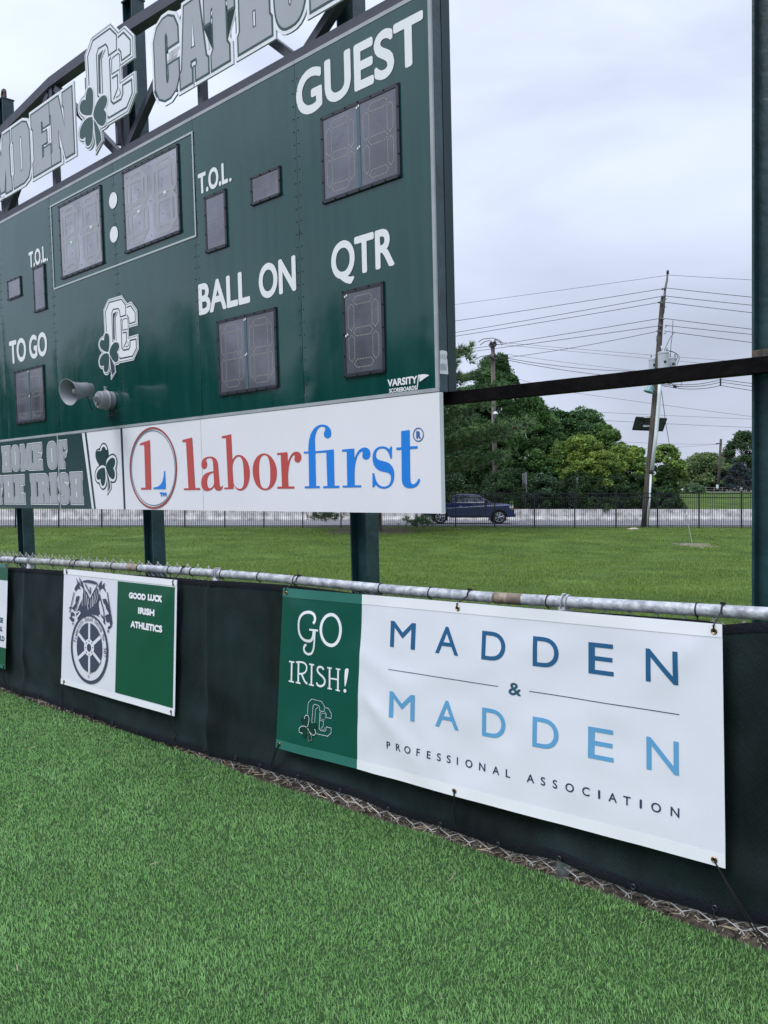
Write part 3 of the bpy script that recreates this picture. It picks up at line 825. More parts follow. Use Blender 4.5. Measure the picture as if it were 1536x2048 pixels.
def row(spec, top, bot, **k):
    """letters with traced x ranges; top / bot: two traced points each"""
    (ta, tb), (ba, bb) = top, bot
    v1 = (zH(*ta)[1] + zH(*tb)[1]) / 2; v0 = (zH(*ba)[1] + zH(*bb)[1]) / 2
    ym = (ta[1] + ba[1]) / 2
    for i, (ch, a, b) in enumerate(spec):
        u0 = zH(a, ym)[0]; u1 = zH(b, ym)[0]
        slab(ch, u0 + .014, u1 - .010, v0 + .012, v1 - .012, toB, .0012 + i * .0001, homep, .014, .005, (M_WPRINT, M_NAVY, M_GREY), name='printed_letter')
row([('H', 22, 130), ('O', 132, 237), ('M', 240, 384), ('E', 387, 504), ('O', 556, 680), ('F', 684, 801)], ((20, 248), (800, 172)), ((30, 555), (770, 520)))
row([('T', -50, 38), ('H', 45, 166), ('E', 172, 298), ('I', 360, 440), ('R', 444, 590), ('I', 590, 683), ('S', 685, 825), ('H', 830, 985)], ((50, 592), (965, 550)), ((50, 935), (985, 945)))

# ------------------------------------------------------------------ name sign on the truss above
sign = thing('name_sign', 'grey block letter school name sign with CC shamrock emblem on the truss above the scoreboard', 'sign', b_w(-3.1, 4.0, .0))
SV0, SV1 = 4.075, 4.80
def sl_px(ch, a, b, w):
    ym = None
    mid = (SV0 + SV1) / 2
    # find u whose mid-height projects to that photo column
    def colu(px):
        lo, hi = -8.0, 2.5
        for _ in range(40):
            m = (lo + hi) / 2; p = b_w(m, mid, w) - CAM
            if CX + FPX * p[0] / p[1] < px: lo = m
            else: hi = m
        return lo
    return colu(a), colu(b)
gap_ = .028
for i, (ch, a, b) in enumerate([('C', -74, -48), ('A', -46, -17), ('M', -15, 22.5), ('D', 25.5, 60.5), ('E', 64, 101), ('N', 100.5, 147),
                                ('C', 309, 358), ('A', 358, 416), ('T', 409, 470), ('H', 474, 543), ('O', 547, 612), ('L', 618, 688), ('I', 692, 740), ('C', 745, 835)]):
    u0, u1 = sl_px(ch, a, b, .03)
    pad = .05 if ch in 'CO' else 0
    slab(ch, u0 + .012, u1 - .012, SV0 - pad * .4, SV1 + pad * .4, toB, .03 + (i % 2) * .0005, sign, .052, .022, (mat('sign_white', (.78, .79, .82), .4), M_GVINYL, M_GREY), solid=.018)
# second emblem: same artwork scaled to its traced extents on the sign
eb = [b_uv(*zc(x, y)) for x, y in path(EM['sil'])[0]]
eu0, eu1 = min(q[0] for q in eb), max(q[0] for q in eb); ev0, ev1 = min(q[1] for q in eb), max(q[1] for q in eb)
tu0, tu1 = b_uv(165.7, 270)[0], b_uv(281.5, 175)[0]; tv1 = b_uv(237, 44)[1]; tv0 = b_uv(203, 312)[1]
def fn2(x, y):
    q = b_uv(*zc(x, y)); return (tu0 + (q[0] - eu0) / (eu1 - eu0) * (tu1 - tu0), tv0 + (q[1] - ev0) / (ev1 - ev0) * (tv1 - tv0))
emblem(fn2, toB, sign, .06, (tv1 - tv0) / (ev1 - ev0), 'emblem', (mat('sign_white2', (.76, .77, .81), .4), M_GVINYL, M_GVINYL), solid=.02)
mb = MB()
for u, v in ((-3.0, 4.2), (-3.6, 4.5), (-1.9, 4.4), (-.9, 4.4), (.1, 4.4), (-4.2, 4.4), (-5.1, 4.4), (-6.3, 4.4)):
    bbox3(mb, u - .02, u + .02, v - .3, v + .3, -.02, .028)
mb.build('mounting_strips', M_TRUSS, sign, kind='stuff')

# ------------------------------------------------------------------ truss
truss = thing('arched_truss', 'grey steel truss arching over the top of the green scoreboard', 'truss', b_w(-3.1, VT, -.07))
TB = .085
def member(p, q, name, wd=.08, w0=-.13, w1=-.03):
    a = b_w(p[0], p[1], (w0 + w1) / 2); b = b_w(q[0], q[1], (w0 + w1) / 2)
    d = b - a; ln = np.linalg.norm(d); d = d / ln; s_ = np.cross(BN, d)
    m_ = MB(); m_.box((a + b) / 2, d * ln / 2, s_ * wd / 2, BN * (w1 - w0) / 2)
    return m_.build(name, M_TRUSS, truss)
member((UL, VT + .043 + .006), (UR, VT + .043 + .006), 'bottom_chord', .085, -.14, -.02)
TOPS = [(-7.6, 4.62), (-6.05, 4.93), (-4.57, 5.09), (-3.08, 5.08), (-1.58, 5.0), (-.1, 4.85), (1.30, 4.62)]
for i in range(len(TOPS) - 1): member(TOPS[i], TOPS[i + 1], 'top_chord', .11, -.14, -.021)
BOT = [-7.4, -6.03, -4.57, -3.06, -1.58, -.19, 1.2]
for u, t in ((-4.57, 5.04), (-1.58, 4.95), (-3.0, 4.9), (1.24, 4.58), (-6.03, 4.85)):
    member((u - .002, VT + .095), (u - .002, t), 'vertical_strut', .075, -.11, -.04)
for a, b in (((-6.03, VT + .06), (-4.66, 5.0)), ((-4.48, 5.0), (-3.12, VT + .06)), ((-3.0, VT + .06), (-1.66, 4.93)), ((-1.5, 4.92), (-.25, VT + .06)), ((-.13, VT + .06), (1.1, 4.62)), ((-6.1, VT + .06), (-7.3, 4.6))):
    member(a, b, 'diagonal_strut', .075, -.125, -.045)

# ------------------------------------------------------------------ steel posts (H section) and the beam
PW, PD = .19, .155
def h_post(u, v_top, label, lug=False):
    r = thing('steel_post', label, 'post', b_w(u + PW / 2, -1.5, -.3) * [1, 1, 0] + [0, 0, -.05], 'green steel posts carrying the scoreboard')
    vb = -1.62
    m_ = MB()
    bbox3(m_, u, u + .014, vb, v_top, -.25 - PD, -.25); bbox3(m_, u + PW - .014, u + PW, vb, v_top, -.25 - PD, -.25)
    m_.build('flange', M_STEEL, r)
    m_ = MB(); bbox3(m_, u + .0142, u + PW - .0142, vb, v_top - .003, -.25 - PD * .55, -.25 - PD * .45); m_.build('web', M_STEEL, r)
    m_ = MB(); bbox3(m_, u - .01, u + PW + .01, v_top, v_top + .015, -.26 - PD, -.24); m_.build('cap_plate', M_STEEL, r)
    if lug:
        m_ = MB(); c = (u + PW * .5, v_top + .10)
        o_ = [(c[0] - .06, v_top + .016), (c[0] + .06, v_top + .016), (c[0] + .06, v_top + .12), (c[0] + .035, v_top + .16), (c[0] - .035, v_top + .16), (c[0] - .06, v_top + .12)]
        hole = ellipse(c[0], v_top + .10, .03, .03, 16)
        rust = mat('rusty_lug', (.10, .06, .05), .8, var=.3, vscale=20)
        art(m_, [o_, hole], toB, -.30); 
        art(m_, [o_, hole], lambda x, y, h: b_w(x, y, -.33), 0)
        for lp in (o_, hole):
            n = len(lp); m_.add([b_w(x, y, -.30) for x, y in lp] + [b_w(x, y, -.33) for x, y in lp], [(i, n + i, n + (i + 1) % n, (i + 1) % n) for i in range(n)])
        m_.build('lifting_lug', rust, r)
    return r
h_post(-6.56, 5.56, 'green steel post with rusty lifting lug, under the HOME OF THE IRISH sign', lug=True)
h_post(-3.245, 5.56, 'green steel post below the circled L logo, second from the lugged post', lug=True)
h_post(.075, 5.56, 'green steel post below the laborfirst lettering, in front of the pine', lug=True)
p4 = h_post(3.41, 5.56, 'green steel post standing free of the scoreboard at the end of the black beam', lug=True)
mb = MB(); bbox3(mb, 3.412, 3.64, .905, .955, -.249, -.246); mb.build('weld_plate', mat('rust_green', (.02, .045, .05), .6, var=.5, vscale=30, col2=(.09, .06, .04)), p4)
mb = MB(); bbox3(mb, .9, 6.2, .812, .905, -.242, -.150)
o = mb.build('cross_beam', M_BLACKST); bevel(o, .004)
tag(o, 'black rusty steel beam running from the scoreboard to the free standing green post', 'beam')
o['kind'] = 'thing'

# ------------------------------------------------------------------ horn loudspeaker
M_HORN = mat('horn_grey', (.30, .31, .34), .45, spec=.4, var=.05, vscale=8)
cbu = b_uv(224.5, 800.6)
horn = thing('horn_loudspeaker', 'grey horn loudspeaker on a round junction box fixed to the scoreboard face', 'loudspeaker', b_w(cbu[0], cbu[1] - .1, .1))
mb = MB(); mb.lathe([(0, .098), (.045, .098), (.05, .102), (.065, .110), (.075, .110), (.085, .100), (.15, .096), (.165, .088), (.168, .055), (.175, .053), (.175, 0)], b_w(*cbu, .004), BN, 32)
mb.build('junction_box', M_HORN, horn, smooth=False)
mb = MB(); mb.lathe([(0, .016), (.035, .016), (.037, .02), (.05, .02), (.052, 0)], b_w(cbu[0], cbu[1] + .10, .075), BV, 12); mb.build('cable_gland', M_HORN, horn)
h0u, h0v = b_uv(184, 777, .26); h1u, h1v = b_uv(136.5, 784.3, .56)
pa_, pb_ = b_w(h0u, h0v, .26), b_w(h1u, h1v, .56); ax = pb_ - pa_; Lh = np.linalg.norm(ax)
mb = MB()
prof = [(0, 0), (0, .045), (.008, .058), (.05, .063), (.055, .072), (.13, .078), (.20, .092), (.26, .112), (.30, .132), (Lh, .142), (Lh + .004, .142), (Lh + .002, .137), (.30, .126), (.24, .10), (.15, .07), (.10, .055)]
mb.lathe(prof, pa_, ax, 36); mb.build('horn_bell', M_HORN, horn, smooth=True)
mb = MB(); mb.lathe([(.08, .03), (Lh - .09, .033), (Lh - .07, .028), (Lh - .06, .015), (Lh - .06, 0)], pa_, ax, 20); mb.build('horn_core', M_HORN, horn, smooth=True)
mb = MB(); q0 = b_w(cbu[0], cbu[1], .178); q1 = pa_ + ax * .15 - BV * .07
mb.tube([q0, q0 + BN * .03, q1 - BV * .02, q1 + BV * .02], .011, 8); mb.box(q0 + BN * .02, BN * .02, BU * .012, BV * .03); mb.box(q1, BN * .03, BU * .02, BV * .008)
mb.build('swivel_bracket', M_HORN, horn)
mb = MB(); qa = pa_ + ax * .22 - BV * .066; qb = b_w(cbu[0], cbu[1] - .03, .178)
pts = [qa * (1 - t) + qb * t - BV * .12 * math.sin(math.pi * t) for t in np.linspace(0, 1, 12)]
mb.tube(pts, .0045, 6); mb.build('cable', M_BOLT, horn)
mb = MB(); q = b_w(cbu[0], cbu[1] - .17, .03); mb.box(q, BU * .12, BN * .012, BV * .003); mb.tube([b_w(cbu[0] - .02, cbu[1] - .1, .02), b_w(cbu[0] - .02, cbu[1] - .20, .02)], .005, 5)
mb.build('wire_rest', M_BOLT, horn)
# ------------------------------------------------------------------ near ground: turf field, soil strip, lawn
def turf_edge(s):      # how far in front of the fence line the turf ends
    return .078 + .012 * math.sin(s * 2.1) + .008 * math.sin(s * 7.3 + 1)
M_TURFB = mat('turf_backing', (.035, .075, .025), .95, spec=.1, var=.35, vscale=60, bump=.4, bscale=160)
M_SOIL = mat('soil', (.030, .026, .022), .95, spec=.1, var=.5, vscale=26, col2=(.085, .07, .055), bump=.9, bscale=60, detail=8)
mb = MB()
e = [f_w(s, .012, turf_edge(s)) for s in np.linspace(-6, 10, 60)]
far = [p + FN * 30 for p in e]
n = len(e)
mb.add([*e, *far], [(i, i + 1, n + i + 1, n + i) for i in range(n - 1)])
mb.add([*e, *[p - np.array([0, 0, .03]) for p in e]], [(i, n + i, n + i + 1, i + 1) for i in range(n - 1)])
o = mb.build('turf_field', M_TURFB); o['kind'] = 'structure'
# soil strip under the fence
mb = MB(); G = []
ss = np.linspace(-6, 10, 320); ws = np.linspace(-.55, .06, 20)
for w in ws:
    for s in ss: G.append(f_w(s, .002 + .014 * noise.noise(Vector((s * 7, w * 9, 0))) + .006 * noise.noise(Vector((s * 31, w * 31, 4))) - max(0, w + .02) * .3, w))
F = [(j * 320 + i, j * 320 + i + 1, (j + 1) * 320 + i + 1, (j + 1) * 320 + i) for j in range(19) for i in range(319)]
o = quick_mesh('soil_strip', np.array(G), np.array(F), M_SOIL, kind='structure', smooth=True)

def blades(name, P, hgt, wid, col, mt, label, cat, lean=.5, parts=3, seedcol=.25, az=None):
    """grass blades as bent tapering strips; P (n,3) roots"""
    n = len(P); az = rng.uniform(0, 2 * np.pi, n) if az is None else az; ln = rng.uniform(.1, 1, n) * lean
    h = hgt * rng.uniform(.6, 1.15, n); w = wid * rng.uniform(.7, 1.3, n) / 2
    d = np.stack([np.cos(az), np.sin(az), np.zeros(n)], 1); sx = np.stack([-d[:, 1], d[:, 0], np.zeros(n)], 1)
    tw = rng.uniform(-1, 1, n)[:, None]; sx = sx + d * tw; sx /= np.linalg.norm(sx, axis=1)[:, None]
    z = np.array([0, 0, 1.0])
    m1 = P + d * (h * ln * .35)[:, None] + z * (h * .6)[:, None]
    tp = P + d * (h * ln)[:, None] + z * (h * np.sqrt(np.maximum(.15, 1 - ln ** 2 * .6)))[:, None]
    V = np.stack([P - sx * w[:, None], P + sx * w[:, None], m1 + sx * (w * .8)[:, None], m1 - sx * (w * .8)[:, None], tp], 1).reshape(-1, 3)
    b = np.arange(n) * 5
    F = np.concatenate([np.stack([b, b + 1, b + 2], 1), np.stack([b, b + 2, b + 3], 1), np.stack([b + 3, b + 2, b + 4], 1)])
    c = col[None, :] * (1 + rng.normal(0, seedcol, (n, 1))).clip(.45, 1.9) * (1 + rng.normal(0, .06, (n, 3)))
    T = np.concatenate([c, c, c * 1.1]).clip(0, 1)
    o = quick_mesh(name, V, F, mt, tint=T)
    tag(o, label, cat, kind='stuff')
    return o
# near turf: density falls off with distance from where one stands
npt = 1150000
s_ = rng.uniform(-2.6, 8.4, npt); w_ = rng.uniform(0, 4.6, npt)
P = FA[None, :] + FD[None, :] * s_[:, None] + FN[None, :] * w_[:, None]
te = .078 + .012 * np.sin(s_ * 2.1) + .008 * np.sin(s_ * 7.3 + 1)
ok = (w_ > te + .004) & (P[:, 1] > 1.9) & (np.abs(P[:, 0]) < P[:, 1] * .52 + .9)
dist = np.sqrt((P[:, 0] ** 2 + P[:, 1] ** 2)).clip(2.4, None)
ok &= rng.uniform(0, 1, npt) < (2.5 / dist) ** 1.25
patch = np.array([noise.noise(Vector((x * 2.6, y * 2.6, 0))) for x, y in P[:, :2][ok]])
P = P[ok]; P[:, 2] = .008
dd = dist[ok]
TURF_COL = np.array([1., 1., 1.])
M_BLADE = leafmat('turf_blade', (.355, .63, .23), .45, .5)
o = None
wid = .0026 * (dd / 2.6) ** .75
n = len(P); print('turf blades', n)
o = blades('turf_blades', P + np.array([0, 0, 0]), .023, wid, TURF_COL, M_BLADE, 'short green artificial turf pile in front of the fence', 'turf', lean=.85, seedcol=.36, az=rng.normal(4.0, 1.3, n) + patch * 2.2)
# straw, dry bits over the soil strip and a few on the turf
n = 2900
s_ = rng.uniform(-1.5, 8, n); w_ = np.abs(rng.normal(0, .09, n)) * -1 + .05
ns = 60
s_[:ns] = rng.uniform(0, 7, ns); w_[:ns] = rng.uniform(.2, 2.8, ns)
P = FA[None, :] + FD[None, :] * s_[:, None] + FN[None, :] * w_[:, None]; P[:, 2] = rng.uniform(.008, .026, n); P[:ns, 2] = .042
az = rng.uniform(0, np.pi, n); ln = rng.uniform(.008, .035, n); d = np.stack([np.cos(az), np.sin(az), rng.uniform(-.25, .25, n)], 1)
sx = np.stack([-np.sin(az), np.cos(az), rng.uniform(-.3, .6, n)], 1) * rng.uniform(.0008, .0022, n)[:, None]
V = np.stack([P - d * ln[:, None] - sx, P + d * ln[:, None] - sx, P + d * ln[:, None] + sx, P - d * ln[:, None] + sx], 1).reshape(-1, 3)
F = np.arange(4 * n).reshape(-1, 4)
T = np.array([.42, .35, .24])[None] * rng.uniform(.3, 1.25, (n, 1))
o = quick_mesh('straw_litter', V, F, leafmat('straw', (1, 1, 1), .1, .8), tint=T)
tag(o, 'dry straw and clippings scattered along the foot of the fence', 'straw', kind='stuff')

# ------------------------------------------------------------------ chain link fence
M_GALV = mat('galvanised_pipe', (.27, .29, .32), .5, metal=.15, spec=.5, var=.22, vscale=24, bump=.2, bscale=60, detail=9, col2=(.44, .46, .48))
M_WIRE = mat('galvanised_wire', (.55, .55, .53), .45, metal=.2, var=.2, vscale=30)
fence = thing('chain_link_fence', 'low galvanised chain link fence with pipe top rail along the turf edge', 'fence', f_w(3.0, 0))
RAILPX = [(-260, 1099), (0, 1118), (256, 1134), (512, 1152.8), (660, 1167), (800, 1180.7), (1000, 1196), (1250, 1211), (1536, 1227.7), (1800, 1246)]
rail = [f_sz(x, y) for x, y in RAILPX]
rs, rz = [q[0] for q in rail], [q[1] for q in rail]
sl0 = (rz[1] - rz[0]) / (rs[1] - rs[0])
railz = lambda s: float(np.interp(s, rs, rz))
RR = .025
sv = np.linspace(rs[0] - .0, rs[-1], 90)
mb = MB(); mb.tube([f_w(s, railz(s)) for s in sv], RR, 20); mb.build('top_rail', M_GALV, fence, smooth=True)
M_RUST = mat('rail_rust', (.20, .15, .11), .65, var=.3, vscale=22, col2=(.27, .22, .17))
M_TAN = mat('rail_stain', (.30, .29, .26), .55, var=.3, vscale=18, metal=.1, col2=(.33, .34, .35))
def sleeve(a, b, mt, r, nm):
    s0, s1 = f_sz(a, 1160)[0], f_sz(b, 1160)[0]
    m_ = MB(); ss_ = np.linspace(s0, s1, 8); m_.tube([f_w(s, railz(s)) for s in ss_], r, 20); return m_.build(nm, mt, fence, smooth=True)
sleeve(62, 150, M_TAN, RR + .0006, 'stained_sleeve'); sleeve(150, 253, M_TAN, RR + .0006, 'stained_sleeve'); sleeve(257, 279, M_RUST, RR + .001, 'rusty_sleeve')
sleeve(989, 1017, M_RUST, RR + .0012, 'rusty_sleeve'); sleeve(1018, 1046, mat('rail_rust2', (.17, .13, .10), .65, var=.3, vscale=22), RR + .0012, 'rusty_sleeve')
POSTS = [f_sz(x, 1300)[0] for x in (60.5, 433.5, 1128)]
POSTS += [POSTS[2] + 2.0]
PS = [POSTS[0], POSTS[1], POSTS[2]]
for s in PS + [PS[0] - 1.9, PS[2] + 2.6]:
    mb = MB(); mb.tube([f_w(s, -.05, .014), f_w(s, railz(s) - .02, .0)], .026, 16); mb.build('post', M_GALV, fence, smooth=True)
    mb = MB(); c = f_w(s, railz(s), 0)
    mb.tube([c + FN * (.034 * math.cos(a)) + np.array([0, 0, .034 * math.sin(a)]) for a in np.linspace(-2.4, 2.9, 18)], .0045, 6)
    mb.tube([c + FD * .02 + FN * (.031 * math.cos(a)) + np.array([0, 0, .031 * math.sin(a)]) for a in np.linspace(-2.4, 2.9, 18)], .0035, 6)
    mb.build('post_cap_band', M_GALV, fence)
# woven mesh: each picket wire a zigzag
meshtop = lambda s: float(np.interp(s, [rs[0], rs[1], f_sz(400, 1140)[0], f_sz(640, 1160)[0], rs[-1]], [railz(rs[0]) + .068, railz(rs[1]) + .06, railz(f_sz(400, 1140)[0]) + .036, railz(f_sz(640, 1160)[0]) - .02, railz(rs[-1]) - .045]))
mb = MB(); pitch = .056; hz = .03
s = rs[0] + .1; k = 0
while s < rs[-1] - .1:
    zt = meshtop(s); pts = []
    z = zt; i = 0
    while z > .006:
        if z > zt - .16 or z < .17:
            pts.append(f_w(s + (pitch / 2 if (i + k) % 2 else -pitch / 2) * 1.04, z, (.026 if z < .09 else -.005) + (.004 if i % 2 else -.004)))
        elif pts and len(pts) and z > .26 - hz and False: pass
        else:
            if len(pts) > 1: mb.tube(pts, .0019, 3, cap=False)
            pts = []
        z -= hz; i += 1
    if pts:
        # barbed knuckle at the foot: short twisted ends
        e_ = pts[-1]; pts.append(e_ + FD * .008 * (1 if k % 2 else -1) + np.array([0, 0, -.014]))
        mb.tube(pts, .0026, 4, cap=False)
    t0 = f_w(s + (pitch / 2 if k % 2 else -pitch / 2) * 1.04, zt, 0.0)
    for q in (-1, 1): mb.tube([t0 + np.array([0, 0, -.004]), t0 + FD * q * .007 + np.array([0, 0, .014])], .0021, 3)
    s += pitch / 2 * 1.0 * 2; k += 1
mb.build('chain_link_mesh', M_WIRE, fence, kind='stuff')
# second set of strands crossing, so that diamonds close
mb = MB(); s = rs[0] + .1 + pitch / 2; k = 0
while s < rs[-1] - .1:
    zt = meshtop(s)
    for za, zb_ in ((zt - .005, zt - .16), (.16, .015)):
        pts = []; z = za; i = 0
        while z > zb_:
            pts.append(f_w(s + (pitch / 2 if i % 2 else -pitch / 2) * 1.04, z, .022 if z < .09 else -.004)); z -= hz; i += 1
        if len(pts) > 1: mb.tube(pts, .0019, 3, cap=False)
    s += pitch; k += 1
mb.build('chain_link_mesh', M_WIRE, fence, kind='stuff')

# ------------------------------------------------------------------ privacy screen cloth
def screen_mat():
    m = bpy.data.materials.new('windscreen_cloth'); m.use_nodes = True
    t = m.node_tree; p = t.nodes['Principled BSDF']; lk = t.links.new
    p.inputs['Roughness'].default_value = .7; p.inputs['Specular IOR Level'].default_value = .2
    p.inputs['Sheen Weight'].default_value = .08; p.inputs['Sheen Roughness'].default_value = .4; p.inputs['Sheen Tint'].default_value = (.5, .7, .8, 1)
    uv = t.nodes.new('ShaderNodeUVMap'); uv.uv_map = 'UV'
    sp = t.nodes.new('ShaderNodeSeparateXYZ'); lk(uv.outputs[0], sp.inputs[0])
    def mth(op, a, b=None):
        n_ = t.nodes.new('ShaderNodeMath'); n_.operation = op
        for i, q in enumerate((a, b)):
            if q is None: continue
            if isinstance(q, (int, float)): n_.inputs[i].default_value = q
            else: lk(q, n_.inputs[i])
        return n_.outputs[0]
    x, y = sp.outputs[0], sp.outputs[1]
    def line(v):
        f = mth('FRACT', mth('MULTIPLY', v, 1 / .062)); d = mth('ABSOLUTE', mth('SUBTRACT', f, .5))
        return mth('MAXIMUM', mth('SUBTRACT', 1, mth('MULTIPLY', d, 14)), 0)
    dia = mth('MAXIMUM', line(mth('ADD', x, y)), line(mth('SUBTRACT', x, y)))
    nz = t.nodes.new('ShaderNodeTexNoise'); nz.inputs['Scale'].default_value = 2.2; nz.inputs['Detail'].default_value = 3; lk(uv.outputs[0], nz.inputs[0])
    msk = mth('MULTIPLY', dia, mth('MULTIPLY', mth('MAXIMUM', mth('SUBTRACT', nz.outputs[0], .38), 0), 4.0))
    weave = t.nodes.new('ShaderNodeTexNoise'); weave.inputs['Scale'].default_value = 1; weave.inputs['Detail'].default_value = 2
    mpn = t.nodes.new('ShaderNodeMapping'); mpn.inputs['Scale'].default_value = (420, 90, 1); lk(uv.outputs[0], mpn.inputs[0]); lk(mpn.outputs[0], weave.inputs[0])
    r = t.nodes.new('ShaderNodeValToRGB'); r.color_ramp.elements[0].position = .35; r.color_ramp.elements[0].color = (.004, .0095, .0095, 1)
    r.color_ramp.elements[1].position = .7; r.color_ramp.elements[1].color = (.010, .021, .0215, 1)
    lk(weave.outputs[0], r.inputs[0])
    big = t.nodes.new('ShaderNodeTexNoise'); big.inputs['Scale'].default_value = 1.3; big.inputs['Detail'].default_value = 5; big.inputs['Roughness'].default_value = .65
    mb_ = t.nodes.new('ShaderNodeMapping'); mb_.inputs['Scale'].default_value = (1.6, .8, 1); lk(uv.outputs[0], mb_.inputs[0]); lk(mb_.outputs[0], big.inputs[0])
    sc_ = t.nodes.new('ShaderNodeVectorMath'); sc_.operation = 'SCALE'; lk(r.outputs[0], sc_.inputs[0]); lk(mth('MAXIMUM', mth('SUBTRACT', mth('MULTIPLY', big.outputs[0], 4.2), 1.1), .3), sc_.inputs['Scale'])
    lk(sc_.outputs[0], p.inputs['Base Color'])
    b = t.nodes.new('ShaderNodeBump'); b.inputs['Strength'].default_value = .4; b.inputs['Distance'].default_value = .004
    h = mth('ADD', mth('MULTIPLY', weave.outputs[0], .3), mth('MULTIPLY', msk, .6)); lk(h, b.inputs['Height']); lk(b.outputs[0], p.inputs['Normal'])
    return m
M_SCREEN = screen_mat()
M_HEM = mat('screen_hem', (.006, .008, .012), .7, spec=.2, bump=.3, bscale=80)
TOPPX = [(-260, 1112), (0, 1134), (256, 1150), (512, 1167), (580, 1172), (800, 1196), (1036, 1216), (1241, 1229), (1412, 1242), (1447, 1251), (1490, 1247), (1536, 1245), (1800, 1262)]
BOTPX = [(-260, 1300), (0, 1372), (70, 1394), (187, 1437), (287, 1470), (350, 1490), (427, 1511), (512, 1530), (580, 1548), (700, 1590), (777, 1623), (883, 1651), (1036, 1703), (1121, 1713), (1190, 1748), (1275, 1779), (1429, 1829), (1536, 1851), (1800, 1950)]
tp = [f_sz(x, y, .036) for x, y in TOPPX]; bt = [f_sz(x, y, .036) for x, y in BOTPX]
ztop = lambda s: float(np.interp(s, [q[0] for q in tp], [q[1] for q in tp])); zbot = lambda s: float(np.interp(s, [q[0] for q in bt], [q[1] for q in bt]))
def cloth_w(s, z):
    w = .036
    for pst in PS: w += .022 * math.exp(-abs(s - pst) / .05) * (1 if s < pst + .02 else .55)
    w += .024 * noise.noise(Vector((s * 1.5, z * 1.1, 2))) + .012 * noise.noise(Vector((s * 4.4 + z * 2.5, z * 5 - s * 1.2, 7)))
    t_ = (z - zbot(s)) / max(.2, ztop(s) - zbot(s))
    # gathered folds near the foot, running down to the right
    f = math.sin((s * .9 + z * 3.2) * 4.2) * .017 * math.exp(-((t_ - .14) / .14) ** 2)
    w += f + .012 * math.exp(-((t_ - .02) / .05) ** 2)
    return w
s0c, s1c = tp[0][0], tp[-1][0]
NS, NZ = 380, 64
V = []; UVs = []
for j in range(NZ):
    for i in range(NS):
        s = s0c + (s1c - s0c) * i / (NS - 1); z = zbot(s) + (ztop(s) - zbot(s)) * j / (NZ - 1)
        V.append(f_w(s, z, cloth_w(s, z))); UVs.append((s, z))
F = np.array([(j * NS + i, j * NS + i + 1, (j + 1) * NS + i + 1, (j + 1) * NS + i) for j in range(NZ - 1) for i in range(NS - 1)])
scr = thing('windscreen', 'dark green privacy cloth tied along the chain link fence', 'fence screen', f_w(3.0, .05, .02))
o = quick_mesh('cloth', np.array(V), F, M_SCREEN, scr, smooth=True)
ul = o.data.uv_layers.new(name='UV')
ul.data.foreach_set('uv', np.array(UVs)[F.ravel()].ravel())
def ribbon(za, zb_, off, name, mt):
    V = []; nn = 300
    for k in range(nn):
        s = s0c + (s1c - s0c) * k / (nn - 1); a, b = za(s), zb_(s)
        V += [f_w(s, a, cloth_w(s, a) + off), f_w(s, (a + b) / 2, cloth_w(s, (a + b) / 2) + off + .003), f_w(s, b, cloth_w(s, b) + off)]
    F = [(3 * k + j, 3 * k + 3 + j, 3 * k + 4 + j, 3 * k + 1 + j) for k in range(nn - 1) for j in (0, 1)]
    return quick_mesh(name, np.array(V), np.array(F), mt, scr, smooth=True)
ribbon(lambda s: zbot(s) - .003, lambda s: zbot(s) + .04, .002, 'bottom_hem', M_HEM)
ribbon(lambda s: ztop(s) - .035, lambda s: ztop(s) + .003, .002, 'top_hem', M_HEM)
M_BRASS = mat('brass', (.30, .22, .12), .3, metal=.9)
M_CORD = mat('black_cord', (.004, .004, .005), .5)
M_EYE = mat('eyelet_dark', (.045, .045, .055), .35, metal=.6)
def eyelet(c, nrm, r, mt, parent, name='grommet', tilt=0):
    m_ = MB(); m_.lathe([(0, r), (.003, r * 1.0), (.0045, r * .8), (.003, r * .55), (.0005, r * .5)], c, nrm, 16); m_.lathe([(.0008, r * .55), (.001, 0)], c, nrm, 12, 1)
    return m_.build(name, [mt, M_BOLT], parent)
for x, y in ((28, 1379), (77, 1392), (147, 1419), (187, 1433), (230, 1445), (281, 1463), (347, 1477), (412, 1497), (475, 1514), (524, 1533), (600, 1562), (681, 1592), (775, 1620), (883, 1650), (999, 1688), (1126, 1712), (1270, 1771), (1430, 1816)):
    s, z = f_sz(x, y, .045); z = max(z, zbot(s) + .012)
    eyelet(f_w(s, z, cloth_w(s, z) + .006), FN, .012 if x > 600 else .014, M_EYE, scr)
    if x in (281, 524, 600, 1430, 883, 187):
        m_ = MB(); q = f_w(s, z, cloth_w(s, z) + .01); m_.tube([q, q + FN * .008 + np.array([0, 0, -.025]), q - np.array([0, 0, .05]) - FN * .02], .0028, 5); m_.build('tie_end', M_CORD, scr)
